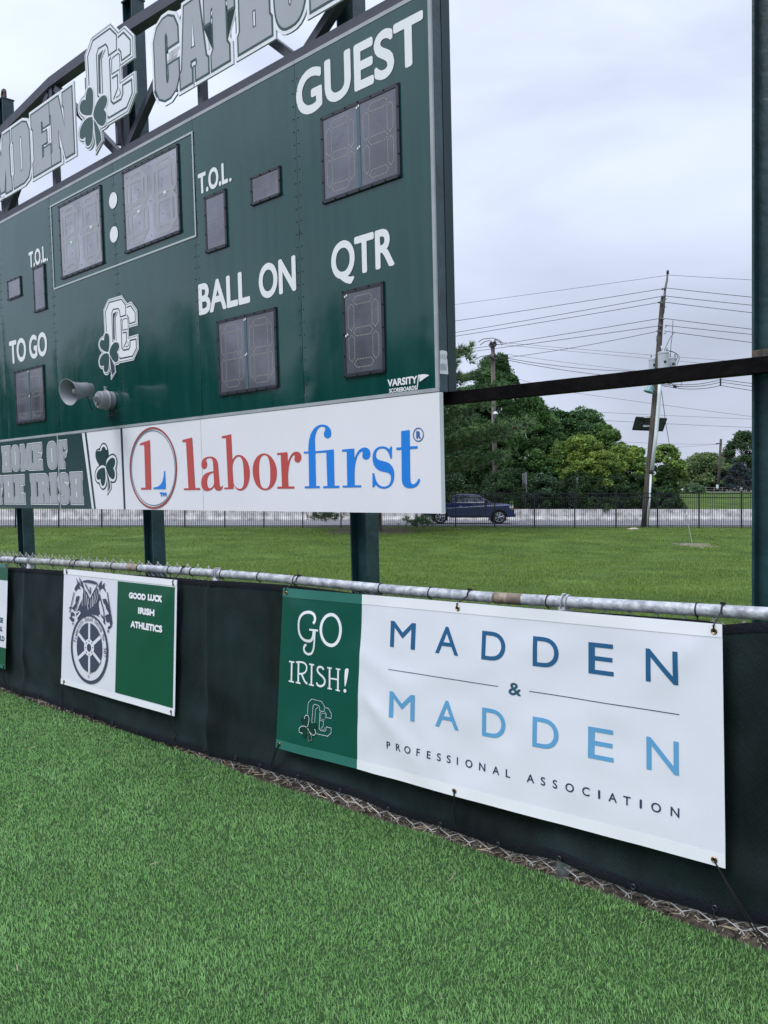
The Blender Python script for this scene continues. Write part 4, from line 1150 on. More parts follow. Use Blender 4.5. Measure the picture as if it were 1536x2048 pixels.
# cable ties round the rail
def tie(x, parent, r=.0027, drop=None, lean=0.0, knot=False):
    s = f_sz(x, 1160 + (x - 512) * .07)[0]; c = f_w(s, railz(s)); R_ = RR + r
    a0, a1 = (-2.6, 2.6)
    pts = [c + FN * (R_ * math.cos(a)) + np.array([0, 0, R_ * math.sin(a)]) + FD * lean * (a / 3) for a in np.linspace(a0, a1, 20)]
    m_ = MB()
    if drop is not None:
        pts = [c + FN * (R_ * math.cos(a)) + np.array([0, 0, R_ * math.sin(a)]) + FD * lean * (a / 3) for a in np.linspace(0.0, 3.0, 12)]
        m_.tube([drop] + [drop * .4 + pts[0] * .6 + FN * .004] + pts, r, 6)
        if knot: q = c + np.array([0, 0, R_]); m_.box(q + FN * .004, FD * .009, FN * .007, np.array([0, 0, .005]))
    else:
        m_.tube(pts, r, 6); m_.tube([c + np.array([0, 0, -R_]), c + np.array([0, 0, -R_ - .03])], r, 5)
    return m_.build('cable_tie', M_CORD, parent)
for x in (-60, 4, 35, 106, 146, 185, 228, 280, 341, 386, 446, 520, 592, 763, 862, 1097, 1395):
    tie(x, scr, lean=random.uniform(-.006, .006))
for x in (60.5, 430): pass

SPLIT = .045
# ------------------------------------------------------------------ banners
class Banner:
    def __init__(s, name, label, TL, TR, BR, BL, off, waves, seed):
        s.c = [np.array(f_sz(*p, off)) for p in (TL, TR, BR, BL)]; s.off = off; s.waves = waves; s.seed = seed
        s.root = thing(name, label, 'banner', f_w(*( (s.c[2] + s.c[3]) / 2), off))
        s.W = np.linalg.norm(s.c[1] - s.c[0]); s.H = np.linalg.norm(s.c[3] - s.c[0])
        # plane -> cloth parameters by inverse bilinear (few Newton steps)
    def sz(s, a, b):
        TL, TR, BR, BL = s.c; return TL * (1 - a) * (1 - b) + TR * a * (1 - b) + BR * a * b + BL * (1 - a) * b
    def ab(s, px, py):
        q = np.array(f_sz(px, py, s.off)); a, b = .5, .5
        for _ in range(12):
            r = s.sz(a, b) - q; e = 1e-4
            J = np.stack([(s.sz(a + e, b) - s.sz(a, b)) / e, (s.sz(a, b + e) - s.sz(a, b)) / e], 1)
            d = np.linalg.solve(J, r); a -= d[0]; b -= d[1]
        return a, b
    def w(s, a, b):
        x, y = a * s.W, b * s.H; r = 0
        r += s.waves * (.012 * noise.noise(Vector((x * 1.6, y * 1.8, s.seed))) + .0045 * noise.noise(Vector((x * 5 + y * 3, y * 6 - x * 2, s.seed + 4)))) * min(1, 6 * min(a, 1 - a, .2) + .2)
        for (cx, cy, dx, dy, amp, wl) in s.folds:      # creases radiating from tied corners
            u = (x - cx) * dy - (y - cy) * dx; v = (x - cx) * dx + (y - cy) * dy
            if v > 0: r += amp * math.exp(-(u / (wl * (.35 + v))) ** 2) * math.exp(-v * 1.3) * min(1, v * 8)
        return r
    folds = []
    def p3(s, a, b, h=0):
        q = s.sz(a, b); return f_w(q[0], q[1], s.off + s.w(a, b) + h)
    def sheet(s, name, a0, a1, b0, b1, mt, h=0, na=30, nb=30):
        V = [s.p3(a0 + (a1 - a0) * i / (na - 1), b0 + (b1 - b0) * j / (nb - 1), h) for j in range(nb) for i in range(na)]
        F = [(j * na + i, (j + 1) * na + i, (j + 1) * na + i + 1, j * na + i + 1) for j in range(nb - 1) for i in range(na - 1)]
        return quick_mesh(name, np.array(V), np.array(F), mt, s.root, smooth=True)
    def to3(s, x, y, h): return s.p3(x / s.W, y / s.H, h)     # x right, y DOWN in metres
    def xy(s, px, py): a, b = s.ab(px, py); return a * s.W, b * s.H
class Flip:      # art() assumes y up: give it -y
    pass
def bto3(B): return lambda x, y, h: B.to3(x, -y, h)
def bxy(B, px, py): x, y = B.xy(px, py); return x, -y
M_VINYL = mat('banner_white', (.76, .765, .83), .38, spec=.45, bump=.10, bscale=500, var=.02, vscale=2)
M_VHEM = mat('banner_hem', (.84, .845, .88), .35, spec=.5)
M_BGREEN = mat('banner_green', (.004, .080, .057), .30, spec=.5, bump=.08, bscale=500)
M_BGHEM = mat('banner_green_hem', (.03, .16, .13), .3, spec=.6)
M_BGREEN2 = mat('banner_green2', (.005, .085, .045), .35, spec=.45)
M_MBLUE = mat('ink_blue', (.018, .11, .25), .45); M_LBLUE = mat('ink_light_blue', (.12, .36, .62), .45); M_INKD = mat('ink_dark', (.03, .045, .10), .5)
M_INKT = mat('ink_teal', (.02, .09, .14), .5)
B1 = Banner('sponsor_banner', 'large white and green vinyl banner reading GO IRISH and MADDEN on the fence', (566.5, 1175.5), (1444.6, 1248.5), (1451, 1737), (552, 1495), .100, 1.0, 3)
B1.folds = [(.02, .02, .75, .66, .016, .16), (.03, .02, .45, .89, -.008, .12), (B1.W * .985, .02, -.7, .7, .006, .12), (.5, B1.H * .3, .93, .36, .006, .10), (.62, B1.H * .55, .80, .60, .010, .09), (.02, B1.H * .98, .8, -.6, .005, .15), (B1.W * .5, B1.H * .97, -.6, -.8, .005, .1)]
ga = B1.ab(724, 1189)[0]; gb = B1.ab(713.5, 1538)[0]; g_ = (ga + gb) / 2; print('green split', ga, gb, 'size', B1.W, B1.H)
B1.sheet('green_cloth', 0, g_, 0, 1, M_BGREEN, 0, 26, 60)
B1.sheet('white_cloth', g_, 1, 0, 1, M_VINYL, 0, 110, 60)
hm = .055
for a0, a1, m_, nn in ((.0, g_, M_BGHEM, 26), (g_, 1, M_VHEM, 110)):
    B1.sheet('hem', a0, a1, 0, hm, m_, .0018, nn, 5); B1.sheet('hem', a0, a1, 1 - hm, 1, m_, .0018, nn, 5)
T1 = bto3(B1)
def btext(B, T3, s_, xl, xr, top, base, bold, mt, name='lettering', h=.0016):
    u0 = bxy(B, xl, base[1])[0]; u1 = bxy(B, xr, base[1])[0]; vt = bxy(B, *top)[1]; vb = bxy(B, *base)[1]
    m_ = MB(); text(m_, s_, u0, u1, vb, vt - vb, T3, h, bold=bold * (vt - vb)); return m_.build(name, mt, B.root)
letters1 = [('M', 780.6, 830.4), ('A', 871.7, 917.6), ('D', 964.5, 1011), ('D', 1066, 1117.3), ('E', 1176.8, 1227.4), ('N', 1292.5, 1357.3)]
def lerp(a, b, t): return a + (b - a) * t
for y0, y1, b0, b1, mt in ((1240.5, 1303.8, 1292.3, 1371, M_MBLUE), (1380.5, 1484.6, 1431.5, 1553.3, M_LBLUE)):
    vt = np.mean([bxy(B1, 780, y0)[1], bxy(B1, 1357, y1)[1]]); vb = np.mean([bxy(B1, 780, b0)[1], bxy(B1, 1357, b1)[1]])
    for ch, xl, xr in letters1:
        t = (xl - 780) / 577; yb = lerp(b0, b1, t)
        u0 = bxy(B1, xl, yb)[0]; u1 = bxy(B1, xr, yb + (xr - xl) * .13)[0]
        m_ = MB(); text(m_, ch, u0, u1, vb, vt - vb, T1, .0016, bold=.012 * (vt - vb)); m_.build('printed_letter', mt, B1.root)
va = bxy(B1, 779, 1339.5); vb_ = bxy(B1, 997, 1364.5); vc = bxy(B1, 1059, 1385.5); vd = bxy(B1, 1358.5, 1433)
yl = (va[1] + vb_[1] + vc[1] + vd[1]) / 4
for a, b in ((va[0], vb_[0]), (vc[0], vd[0])):
    m_ = MB(); pts = [(a + (b - a) * k / 14, yl) for k in range(15)]; stroke(m_, pts, .0032, T1, .0016); m_.build('rule_line', M_INKD, B1.root)
q0, q1 = bxy(B1, 1018, 1390), bxy(B1, 1043, 1396)
m_ = MB(); text(m_, '&', q0[0], q1[0], yl - .028, .056, T1, .0016, bold=.003); m_.build('ampersand', M_INKT, B1.root)
lx = dict(zip(range(23), (774, 793, 810.5, 835, 855.6, 875.6, 894, 913.5, 930.6, 958.3, 986, 1013, 1054.5, 1082, 1106, 1131.5, 1165, 1196.5, 1217, 1246.5, 1279, 1302, 1341)))
vb = np.mean([bxy(B1, 774, 1495)[1], bxy(B1, 1350, 1635)[1]]); ch_ = .036
for k, c in enumerate('PROFESSIONALASSOCIATION'):
    t = (lx[k] - 774) / 585; yb = lerp(1494.5, 1637, t)
    m_ = MB(); text(m_, c, bxy(B1, lx[k], yb)[0], None, vb, ch_, T1, .0016, bold=.0014 if c != 'I' or k < 14 else .0045); m_.build('printed_letter', M_INKD, B1.root)
# hand-drawn style lettering on the green end
zg = lambda x, y: bxy(B1, 500 + x / 3.072, 1140 + y / 3.072)
def strokes(B, T3, specs, fn, mt, name, h=.0016):
    m_ = MB()
    for i, (s_, w) in enumerate(specs): stroke(m_, path(s_, fn)[0], w, T3, h + i * .00018)
    return m_.build(name, mt, B.root)
kw = 1 / 3.072 / 350
strokes(B1, T1, [('M400 326 C415 318 420 262 372 257 C318 255 302 318 306 372 C312 425 348 440 380 434 C398 425 404 400 405 370', 17 * kw), ('M378 364 L430 370', 11 * kw), ('M412 368 L408 420 C402 490 392 518 362 517 C325 512 326 462 352 458', 14 * kw)], zg, M_VHEM, 'letter_g')
strokes(B1, T1, [('M503 273 C540 272 562 320 560 372 C556 430 535 462 508 462 C472 460 447 415 446 362 C446 310 470 275 503 273 L506 273', 19 * kw)], zg, M_VHEM, 'letter_o', .0017)
strokes(B1, T1, [('M260 562 L256 684', 13 * kw), ('M244 561 L275 566', 9 * kw), ('M240 681 L272 688', 9 * kw)], zg, M_VHEM, 'letter_i')
strokes(B1, T1, [('M300 568 L298 692', 13 * kw), ('M286 566 C330 560 352 575 350 605 C346 635 325 640 300 636', 10 * kw), ('M318 638 C330 660 335 690 354 698', 12 * kw), ('M284 690 L312 696', 9 * kw)], zg, M_VHEM, 'letter_r', .0017)
strokes(B1, T1, [('M382 580 L378 706', 13 * kw), ('M366 578 L398 583', 9 * kw), ('M363 702 L394 710', 9 * kw)], zg, M_VHEM, 'letter_i')
strokes(B1, T1, [('M458 612 C455 590 420 585 418 612 C418 640 464 650 464 685 C460 722 412 722 412 690', 13 * kw)], zg, M_VHEM, 'letter_s', .0017)
strokes(B1, T1, [('M496 600 L492 728', 13 * kw), ('M548 608 L546 738', 13 * kw), ('M494 664 L547 672', 9 * kw), ('M482 598 L510 602', 8 * kw), ('M534 605 L562 610', 8 * kw), ('M480 725 L508 731', 8 * kw), ('M532 735 L560 741', 8 * kw)], zg, M_VHEM, 'letter_h')
m_ = MB(); art(m_, path('M590 610 C598 600 612 600 611 615 C608 650 600 690 593 712 L588 712 C587 680 585 640 590 610 Z', zg), T1, .0016)
c = zg(592, 740); art(m_, [ellipse(c[0], c[1], .010, .010, 14)], T1, .0036); m_.build('exclamation_mark', M_VHEM, B1.root)
# line emblem, scaled to its traced extents
bu0, bu1 = zg(303, 1000)[0], zg(512, 900)[0]; bv1 = zg(400, 785)[1]; bv0 = zg(375, 1065)[1]
def fn3(x, y):
    q = b_uv(*zc(x, y)); return (bu0 + (q[0] - eu0) / (eu1 - eu0) * (bu1 - bu0), bv0 + (q[1] - ev0) / (ev1 - ev0) * (bv1 - bv0))
emblem(fn3, T1, B1.root, .0004, (bv1 - bv0) / (ev1 - ev0), 'emblem', (M_VHEM, mat('emblem_dark', (.003, .038, .028), .35), M_VHEM), line_only=True)
NF = tuple(FN)
def banner_ties(B, tops, bots):
    for (a, b, r) in tops:
        q = B.p3(a, b, .003); eyelet(q, FN, r, M_BRASS, B.root)
        s = float((q - FA) @ FD)
        c = f_w(s, railz(s)); R_ = RR + .004
        pts = [c + FN * (R_ * math.cos(t)) + np.array([0, 0, R_ * math.sin(t)]) for t in np.linspace(0.0, 3.0, 12)]
        m_ = MB(); m_.tube([q + FN * .004, q + FN * .008 + np.array([0, 0, .02])] + pts, .0034, 6)
        m_.box(c + np.array([0, 0, R_ + .002]) + FN * .008, FD * .008, FN * .006, np.array([0, 0, .005])); m_.build('cable_tie', M_CORD, B.root)
    for (a, b, r, dx, dz, dbl) in bots:
        q = B.p3(a, b, .003); eyelet(q, FN, r, M_BRASS, B.root)
        m_ = MB()
        for k in range(2 if dbl else 1):
            e_ = q + FD * (dx + k * .02) + np.array([0, 0, dz]) - FN * .02
            e_[2] = max(e_[2], .02)
            m_.tube([q + FN * .005, q * .5 + e_ * .5 + FN * .012, e_], .0026, 6)
        m_.build('cord', M_CORD, B.root)
banner_ties(B1, [(.012, .030, .0115), (.502, .030, .0115), (.988, .030, .0115)], [(.012, .972, .0115, -.10, -.17, True), (.505, .972, .0115, -.002, -.17, True), (.984, .975, .0115, .17, -.30, True)])

# ---- union banner
B2 = Banner('union_banner', 'white and green banner with horse heads over a spoked wheel, reading GOOD LUCK', (128.3, 1137.5), (354.5, 1160), (349.5, 1432.5), (122, 1367), .082, .3, 11)
B2.folds = [(.02, .02, .7, .7, .0025, .15), (B2.W * .98, .02, -.6, .8, .006, .12)]
a1 = B2.ab(234.5, 1155)[0]; a2 = B2.ab(232.5, 1393)[0]; a_ = (a1 + a2) / 2; b0_ = B2.ab(290, 1160)[1]; b1_ = B2.ab(290, 1406)[1]; ar = B2.ab(351, 1290)[0]
B2.sheet('white_cloth', 0, 1, 0, 1, M_VINYL, 0, 50, 50)
B2.sheet('green_print', a_, min(ar, .985), .055, .945, M_BGREEN2, .0015, 26, 50)
B2.sheet('hem', 0, 1, 0, .045, M_VHEM, .003, 50, 4); B2.sheet('hem', 0, 1, .955, 1, M_VHEM, .003, 50, 4)
T2 = bto3(B2)
btext(B2, T2, 'GOOD', 259.5, 293, (260, 1184), (261, 1196.5), .19, M_VHEM, h=.005); btext(B2, T2, 'LUCK', 297, 327, (298, 1187.5), (299, 1201), .19, M_VHEM, h=.005)
btext(B2, T2, 'IRISH', 278, 311.5, (278.5, 1214), (279, 1227.5), .19, M_VHEM, h=.005)
btext(B2, T2, 'ATHLETICS', 263, 326.5, (265, 1241), (264, 1254.5), .17, M_VHEM, h=.005)
M_UINK = mat('union_ink', (.055, .065, .11), .45)
zu = lambda x, y: bxy(B2, 140 + x / 6.827, 1140 + y / 6.827)
def uell(cx, cy, rx, ry, rot=0, n=48, a0=0, a1=2 * math.pi, full=True): return [zu(cx + x, cy + y + x * .12) for x, y in ellipse(0, 0, rx, ry, n, a0, a1, full)]
m_ = MB()
art(m_, [uell(275, 1080, 256, 476), uell(272, 1070, 234, 440)], T2, .005); m_.build('wheel_rim', M_UINK, B2.root)
m_ = MB(); art(m_, [uell(273, 1060, 174, 338)], T2, .005); m_.build('wheel_disc', M_UINK, B2.root)
m_ = MB()
for k in range(6):
    an = math.pi / 2 + k * math.pi / 3 + .02
    c = (273, 1060); e_ = (273 + 178 * math.cos(an), 1060 + 348 * math.sin(an) + 178 * math.cos(an) * .12)
    stroke(m_, [zu(c[0] + (e_[0] - c[0]) * q / 6, c[1] + (e_[1] - c[1]) * q / 6) for q in range(7)], .026, T2, .0062 + k * .0001)
art(m_, [uell(272, 1058, 68, 118)], T2, .0070); m_.build('wheel_spokes', M_VINYL, B2.root)
m_ = MB(); art(m_, [uell(272, 1060, 30, 55)], T2, .0074)
for k in range(8):
    an = k * math.pi / 4; art(m_, [uell(272 + 50 * math.cos(an), 1058 + 90 * math.sin(an), 7, 11, n=10)], T2, .0074)
m_.build('wheel_hub_marks', M_UINK, B2.root)
# lettering round the rim, each glyph turned to the arc
MATHB = lambda s_: ''.join(chr(0x1D400 + ord(c) - 65) if c.isupper() else chr(0x1D41A + ord(c) - 97) if c.islower() else chr(0x1D7CE + ord(c) - 48) if c.isdigit() else c for c in s_)
TT = 'Teamsters Local Union No. 507'
m_ = MB(); n = len(TT); C0 = zu(273, 1066); rl = abs(zu(273, 1066 - 375)[1] - C0[1])
rx_ = abs(zu(273 + 198, 1066 + 24)[0] - C0[0])
for k, c in enumerate(TT):
    if c == ' ': continue
    an = math.radians(172 - (172 + 8) * k / (n - 1))
    bx, by = C0[0] + rx_ * math.cos(an), C0[1] + rl * math.sin(an)
    t_ = math.atan2(rl * math.cos(an), -rx_ * math.sin(an)) + math.pi
    V_, F_ = text_mesh(MATHB(c)); w_ = (V_[:, 0].max() + V_[:, 0].min()) / 2; sc = .033 / cap_height()
    pts = [((x - w_) * sc * .8, y * sc) for x, y in V_]
    m_.add([T2(bx + x * math.cos(t_) - y * math.sin(t_), by + x * math.sin(t_) + y * math.cos(t_), .005) for x, y in pts], F_)
m_.build('arc_lettering', M_UINK, B2.root)
m_ = MB(); stroke(m_, uell(258, 1452, 9, 17, n=14), .003, T2, .005, closed=True); m_.build('registered_mark', M_UINK, B2.root)
# two horse heads, whip handle and mane (dark areas, with light strokes on top)
m_ = MB()
darks = ['M185 180 L205 270 L240 300 L285 405 L330 300 L378 240 L395 330 L425 395 L398 420 L395 480 L410 560 L420 640 L360 614 L275 600 L190 625 L120 680 L100 640 L98 590 L140 480 L175 400 L190 300 Z',
         'M88 105 C110 140 130 165 135 185 C150 160 130 130 132 100 C160 140 185 170 186 215 L178 250 C165 220 150 205 130 205 C140 230 150 250 150 262 C120 240 100 255 90 290 C70 280 72 250 82 232 C100 200 108 190 104 170 Z',
         'M442 138 C425 165 400 185 393 230 L402 300 L425 250 L428 220 C440 185 440 160 442 138 Z', 'M485 170 C470 190 445 200 428 240 L425 262 C450 240 470 245 490 300 C500 280 490 250 470 230 C480 210 482 190 485 170 Z',
         'M140 350 L100 360 L85 430 L95 440 L70 480 L45 520 L60 545 L95 500 L110 430 L130 380 Z',
         'M455 395 L500 390 L520 440 L545 520 L560 590 L545 600 L500 520 L490 470 L470 455 Z',
         'M40 570 C60 575 72 590 75 620 C50 630 40 620 38 600 L30 660 L60 650 L65 690 L40 705 L5 665 L0 640 L20 640 C15 600 20 580 40 570 Z',
         'M500 620 C530 610 560 600 570 604 L585 720 L575 770 L545 800 L520 805 L530 770 L560 760 L550 720 C540 690 530 690 525 720 L505 700 C495 670 495 640 500 620 Z',
         'M45 715 L60 725 L52 748 L42 735 Z', 'M520 820 L545 812 L530 865 Z', 'M435 600 L475 655 L490 740 L478 738 L440 660 Z']
for i, s_ in enumerate(darks): art(m_, path(s_, zu), T2, .0052 + i * .00008)
for i, (s_, w) in enumerate([('M70 300 C60 350 40 420 25 500 L5 580', .010), ('M135 360 L90 560', .008), ('M520 300 C525 350 545 460 560 600', .010), ('M405 320 L470 560 L480 720', .010), ('M185 160 C240 140 320 145 380 185', .014), ('M195 160 C250 165 320 170 372 200', .007),
                             ('M380 190 L290 390', .010), ('M215 190 L292 330', .010), ('M285 230 L286 330', .012), ('M0 520 C30 500 60 510 75 560', .010), ('M490 640 C510 610 540 605 570 606', .009)]):
    stroke(m_, path(s_, zu)[0], w, T2, .0062 + i * .0001)
m_.build('horse_heads', M_UINK, B2.root)
m_ = MB()
for i, (s_, w) in enumerate([('M200 200 L286 372 L372 196', .010), ('M215 285 C220 350 215 420 222 480', .005), ('M240 330 C240 400 250 460 262 540', .006), ('M262 380 L270 470', .005), ('M300 400 L296 520', .005), ('M320 350 L318 500', .006), ('M345 300 C350 380 330 440 328 500', .005), ('M370 280 C380 340 350 400 352 460', .005),
                             ('M180 290 C200 340 170 420 190 490', .005), ('M395 330 C400 380 370 420 372 450', .004), ('M110 650 L160 575', .016), ('M85 590 L150 560', .008), ('M412 610 L470 690', .012), ('M105 130 L120 190', .004), ('M150 130 L165 200', .004), ('M405 240 L420 300', .005)]):
    stroke(m_, path(s_, zu)[0], w, T2, .0075 + i * .0001)
m_.build('mane_highlights', M_VINYL, B2.root)
banner_ties(B2, [(.035, .03, .011), (.975, .035, .010)], [(.035, .972, .011, -.05, -.24, False), (.975, .97, .010, .07, -.20, False)])
# ---- banner cut off at the left
B3 = Banner('field_banner', 'green and white banner cut off by the left edge of the photo', (-110, 1120), (16, 1128.5), (10.5, 1338), (-116, 1303), .08, .8, 21)
B3.folds = []
B3.sheet('cloth', 0, 1, 0, 1, M_VINYL, 0, 20, 30); B3.sheet('green_band', 0, 1, 0, .155, mat('banner_green3', (.008, .09, .045), .4), .0015, 20, 8); B3.sheet('green_band', 0, 1, .80, 1, MATS['banner_green3'], .0015, 20, 8)
B3.sheet('hem', 0, 1, 0, .035, M_BGHEM, .003, 20, 4); B3.sheet('hem', 0, 1, .965, 1, M_BGHEM, .003, 20, 4)
T3 = bto3(B3)
for s_, xl, xr, top, base in (('SE', -1, 6.3, (0, 1234.5), (0, 1245)), ('ALL', -3, 5.5, (0, 1252), (0, 1262)), ('FIELD', -8, 9, (0, 1270.5), (0, 1281))):
    btext(B3, T3, s_, xl, xr, top, base, .12, M_INKT)
banner_ties(B3, [(.985, .03, .010)], [(.985, .97, .010, -.01, -.18, False)])
# ------------------------------------------------------------------ terrain behind the fence
M_LAWN = bpy.data.materials.new('lawn_grass'); M_LAWN.use_nodes = True
def lawn_nodes():
    t = M_LAWN.node_tree; p = t.nodes['Principled BSDF']; lk = t.links.new; c = t.nodes.new('ShaderNodeTexCoord')
    p.inputs['Roughness'].default_value = .9; p.inputs['Specular IOR Level'].default_value = .12
    def nz(sc, det, st=None):
        n_ = t.nodes.new('ShaderNodeTexNoise'); n_.inputs['Scale'].default_value = sc; n_.inputs['Detail'].default_value = det
        if st:
            m_ = t.nodes.new('ShaderNodeMapping'); m_.inputs['Scale'].default_value = st; lk(c.outputs['Object'], m_.inputs[0]); lk(m_.outputs[0], n_.inputs[0])
        else: lk(c.outputs['Object'], n_.inputs[0])
        return n_.outputs[0]
    r1 = t.nodes.new('ShaderNodeValToRGB'); r1.color_ramp.elements[0].position = .34; r1.color_ramp.elements[0].color = (.045, .085, .015, 1)
    r1.color_ramp.elements[1].position = .68; r1.color_ramp.elements[1].color = (.105, .165, .034, 1)
    lk(nz(.55, 6), r1.inputs[0])
    r2 = t.nodes.new('ShaderNodeValToRGB'); r2.color_ramp.elements[0].position = .3; r2.color_ramp.elements[0].color = (.55, .6, .5, 1)
    r2.color_ramp.elements[1].position = .72; r2.color_ramp.elements[1].color = (1.35, 1.3, 1.25, 1)
    lk(nz(9, 8), r2.inputs[0])
    mm = t.nodes.new('ShaderNodeMix'); mm.data_type = 'RGBA'; mm.blend_type = 'MULTIPLY'; mm.inputs[0].default_value = 1
    lk(r1.outputs[0], mm.inputs[6]); lk(r2.outputs[0], mm.inputs[7]); lk(mm.outputs[2], p.inputs['Base Color'])
    b = t.nodes.new('ShaderNodeBump'); b.inputs['Strength'].default_value = .8; b.inputs['Distance'].default_value = .05; lk(nz(22, 6), b.inputs['Height']); lk(b.outputs[0], p.inputs['Normal'])
lawn_nodes()
def lawn_z(x, y):
    z = -.02
    z += -.42 * math.exp(-((y - 29) / 8.5) ** 2)          # shallow swale before the far fence
    z += .05 * noise.noise(Vector((x * .12, y * .1, 0)))
    if y > 46: z += min(1, (y - 46) / 3) * .07
    return z if y > 9 else z * max(0, (y - 5) / 4)
def grid(name, xs, ys, fz, mt, kind='structure'):
    V = [(x, y, fz(x, y)) for y in ys for x in xs]; nx = len(xs)
    F = [(j * nx + i, j * nx + i + 1, (j + 1) * nx + i + 1, (j + 1) * nx + i) for j in range(len(ys) - 1) for i in range(nx - 1)]
    return quick_mesh(name, np.array(V), np.array(F), mt, kind=kind, smooth=True)
# lawn behind the fence line (a sheet whose near edge follows the fence)
ts = np.linspace(0, 1, 90); V = []; nx = 120
for j, t in enumerate(ts):
    for i in range(nx):
        s = -60 + i * (140 / (nx - 1)); a = f_w(s * 1.0, 0, -.45); x = a[0]
        xx = -75 + 150 * i / (nx - 1)
        # near edge: fence line extended
        sl = FD[1] / FD[0]; yn = FA[1] + (xx - FA[0]) * sl - (.45 / FD[0]) * -1
        y = yn + (49.3 - yn) * t ** 1.0
        V.append((xx, y, lawn_z(xx, y) if t > 0 else -.01))
F = [(j * nx + i, j * nx + i + 1, (j + 1) * nx + i + 1, (j + 1) * nx + i) for j in range(len(ts) - 1) for i in range(nx - 1)]
V = np.array(V); keep = []
quick_mesh('lawn', V, np.array(F), M_LAWN, kind='structure', smooth=True)
# grass blades in the visible middle distance
n = 190000
Y = 8.5 + (47.5 - 8.5) * rng.uniform(0, 1, n) ** 1.25; X = (rng.uniform(-.52, .50, n)) * Y + rng.normal(0, .4, n)
P = np.stack([X, Y, [lawn_z(x, y) for x, y in zip(X, Y)]], 1)
pt = np.array([noise.noise(Vector((x * .8, y * .5, 9))) for x, y in P[:, :2]])
col = np.array([1., 1., 1.])
M_LB = leafmat('lawn_blade', (.185, .275, .055), .35, .6)
P = P[rng.uniform(0, 1, n) < .75 + .9 * pt]; n = len(P); pt = np.array([noise.noise(Vector((x * .8, y * .5, 9))) for x, y in P[:, :2]]); Y = P[:, 1]
o = blades('lawn_blades', P, .05 + .02 * (pt + .3).clip(0, 1), .009 * (Y / 12) ** .8, col, M_LB, 'mown green lawn between the chain link fence and the road', 'grass', lean=.9, seedcol=.28)
# road, gutter, far ground and the hill
M_ROAD = mat('asphalt', (.17, .17, .185), .8, spec=.3, var=.10, vscale=1.2, col2=(.20, .20, .21), bump=.2, bscale=90, stretch=(.15, 1, 1))
M_CONC = mat('concrete', (.40, .385, .36), .85, spec=.2, var=.16, vscale=1.1, bump=.3, bscale=12, detail=8)
xs = np.linspace(-90, 80, 60)
RZ = lambda y: .10 + (y - 49.9) * .006
mb = MB(); mb.add([(-90, 49.9, .10), (80, 49.9, .10), (80, 59.9, .16), (-90, 59.9, .16)], [(0, 1, 2, 3)]); mb.build('road', M_ROAD)['kind'] = 'structure'
mb = MB(); mb.add([(-90, 56.2, .142), (80, 56.2, .142), (80, 56.32, .1427), (-90, 56.32, .1427)], [(0, 1, 2, 3)]); mb.build('road_marking', mat('road_paint', (.5, .5, .5), .7))['kind'] = 'structure'
M_GUT = mat('gutter_concrete', (.36, .35, .36), .85, var=.1, vscale=2)
mb = MB(); mb.aabox((-90, 49.25, -.1), (80, 49.9, .115)); mb.build('kerb', M_GUT)['kind'] = 'structure'
# ground beyond: rises to the right into a grassy hill
def far_z(x, y):
    b = 1 / (1 + math.exp(-(x - 9) / 3.0))
    rise = (y - 61) * .052 * b
    if y > 112: rise = 51 * .052 * b + (y - 112) * .012
    return .14 + rise + .15 * noise.noise(Vector((x * .05, y * .05, 3))) * min(1, (y - 60) / 10)
grid('far_lawn', np.linspace(-150, 160, 80), np.concatenate([np.linspace(59.8, 120, 60), np.linspace(125, 500, 20)]), far_z, M_LAWN)
# turf/ground on the camera's side far out to the left and behind (seen in the paint's reflection)
mb = MB(); mb.add([(-400, -400, -.05), (400, -400, -.05), (400, 2, -.05), (-400, 2, -.05)], [(0, 1, 2, 3)])
mb.add([(-400, 2, -.051), (-74, 2, -.051), (-74, 49, -.051), (-400, 49, -.051)], [(0, 1, 2, 3)])
mb.build('field_ground', mat('field_ground', (.04, .11, .045), .95, spec=.1, var=.2, vscale=.3))['kind'] = 'structure'
mb = MB(); mb.add([(-2500, 400, -2), (2500, 400, -2), (2500, 2400, -2), (-2500, 2400, -2)], [(0, 1, 2, 3)])
mb.build('distant_ground', mat('distant_ground', (.05, .08, .04), .95))['kind'] = 'structure'

# concrete road barrier in cast lengths
bar = thing('concrete_barrier', 'long pale concrete road barrier behind the pickup, below the trees', 'barrier', (0, 60.1, .16))
prof = [(-.18, 0), (-.18, .12), (-.08, .34), (-.05, .86), (.05, .86), (.05, 0)]
me0 = None; wd = 6.0
M_BARR = mat('barrier_concrete', (.50, .485, .46), .9, spec=.2, var=.32, vscale=1.6, col2=(.62, .61, .58), bump=.3, bscale=14, detail=9)
for k in range(22):
    x0 = -62 + k * wd
    m_ = MB(); vs = [(x0 + .015, 60.1 + a, .13 + z) for a, z in prof] + [(x0 + wd - .015, 60.1 + a, .13 + z) for a, z in prof]
    n_ = 6; m_.add(vs, [(i, i + n_, (i + 1) % n_ + n_, (i + 1) % n_) for i in range(n_)] + [tuple(range(n_)), tuple(reversed(range(n_, 2 * n_)))])
    m_.build('barrier_section', M_BARR, bar)

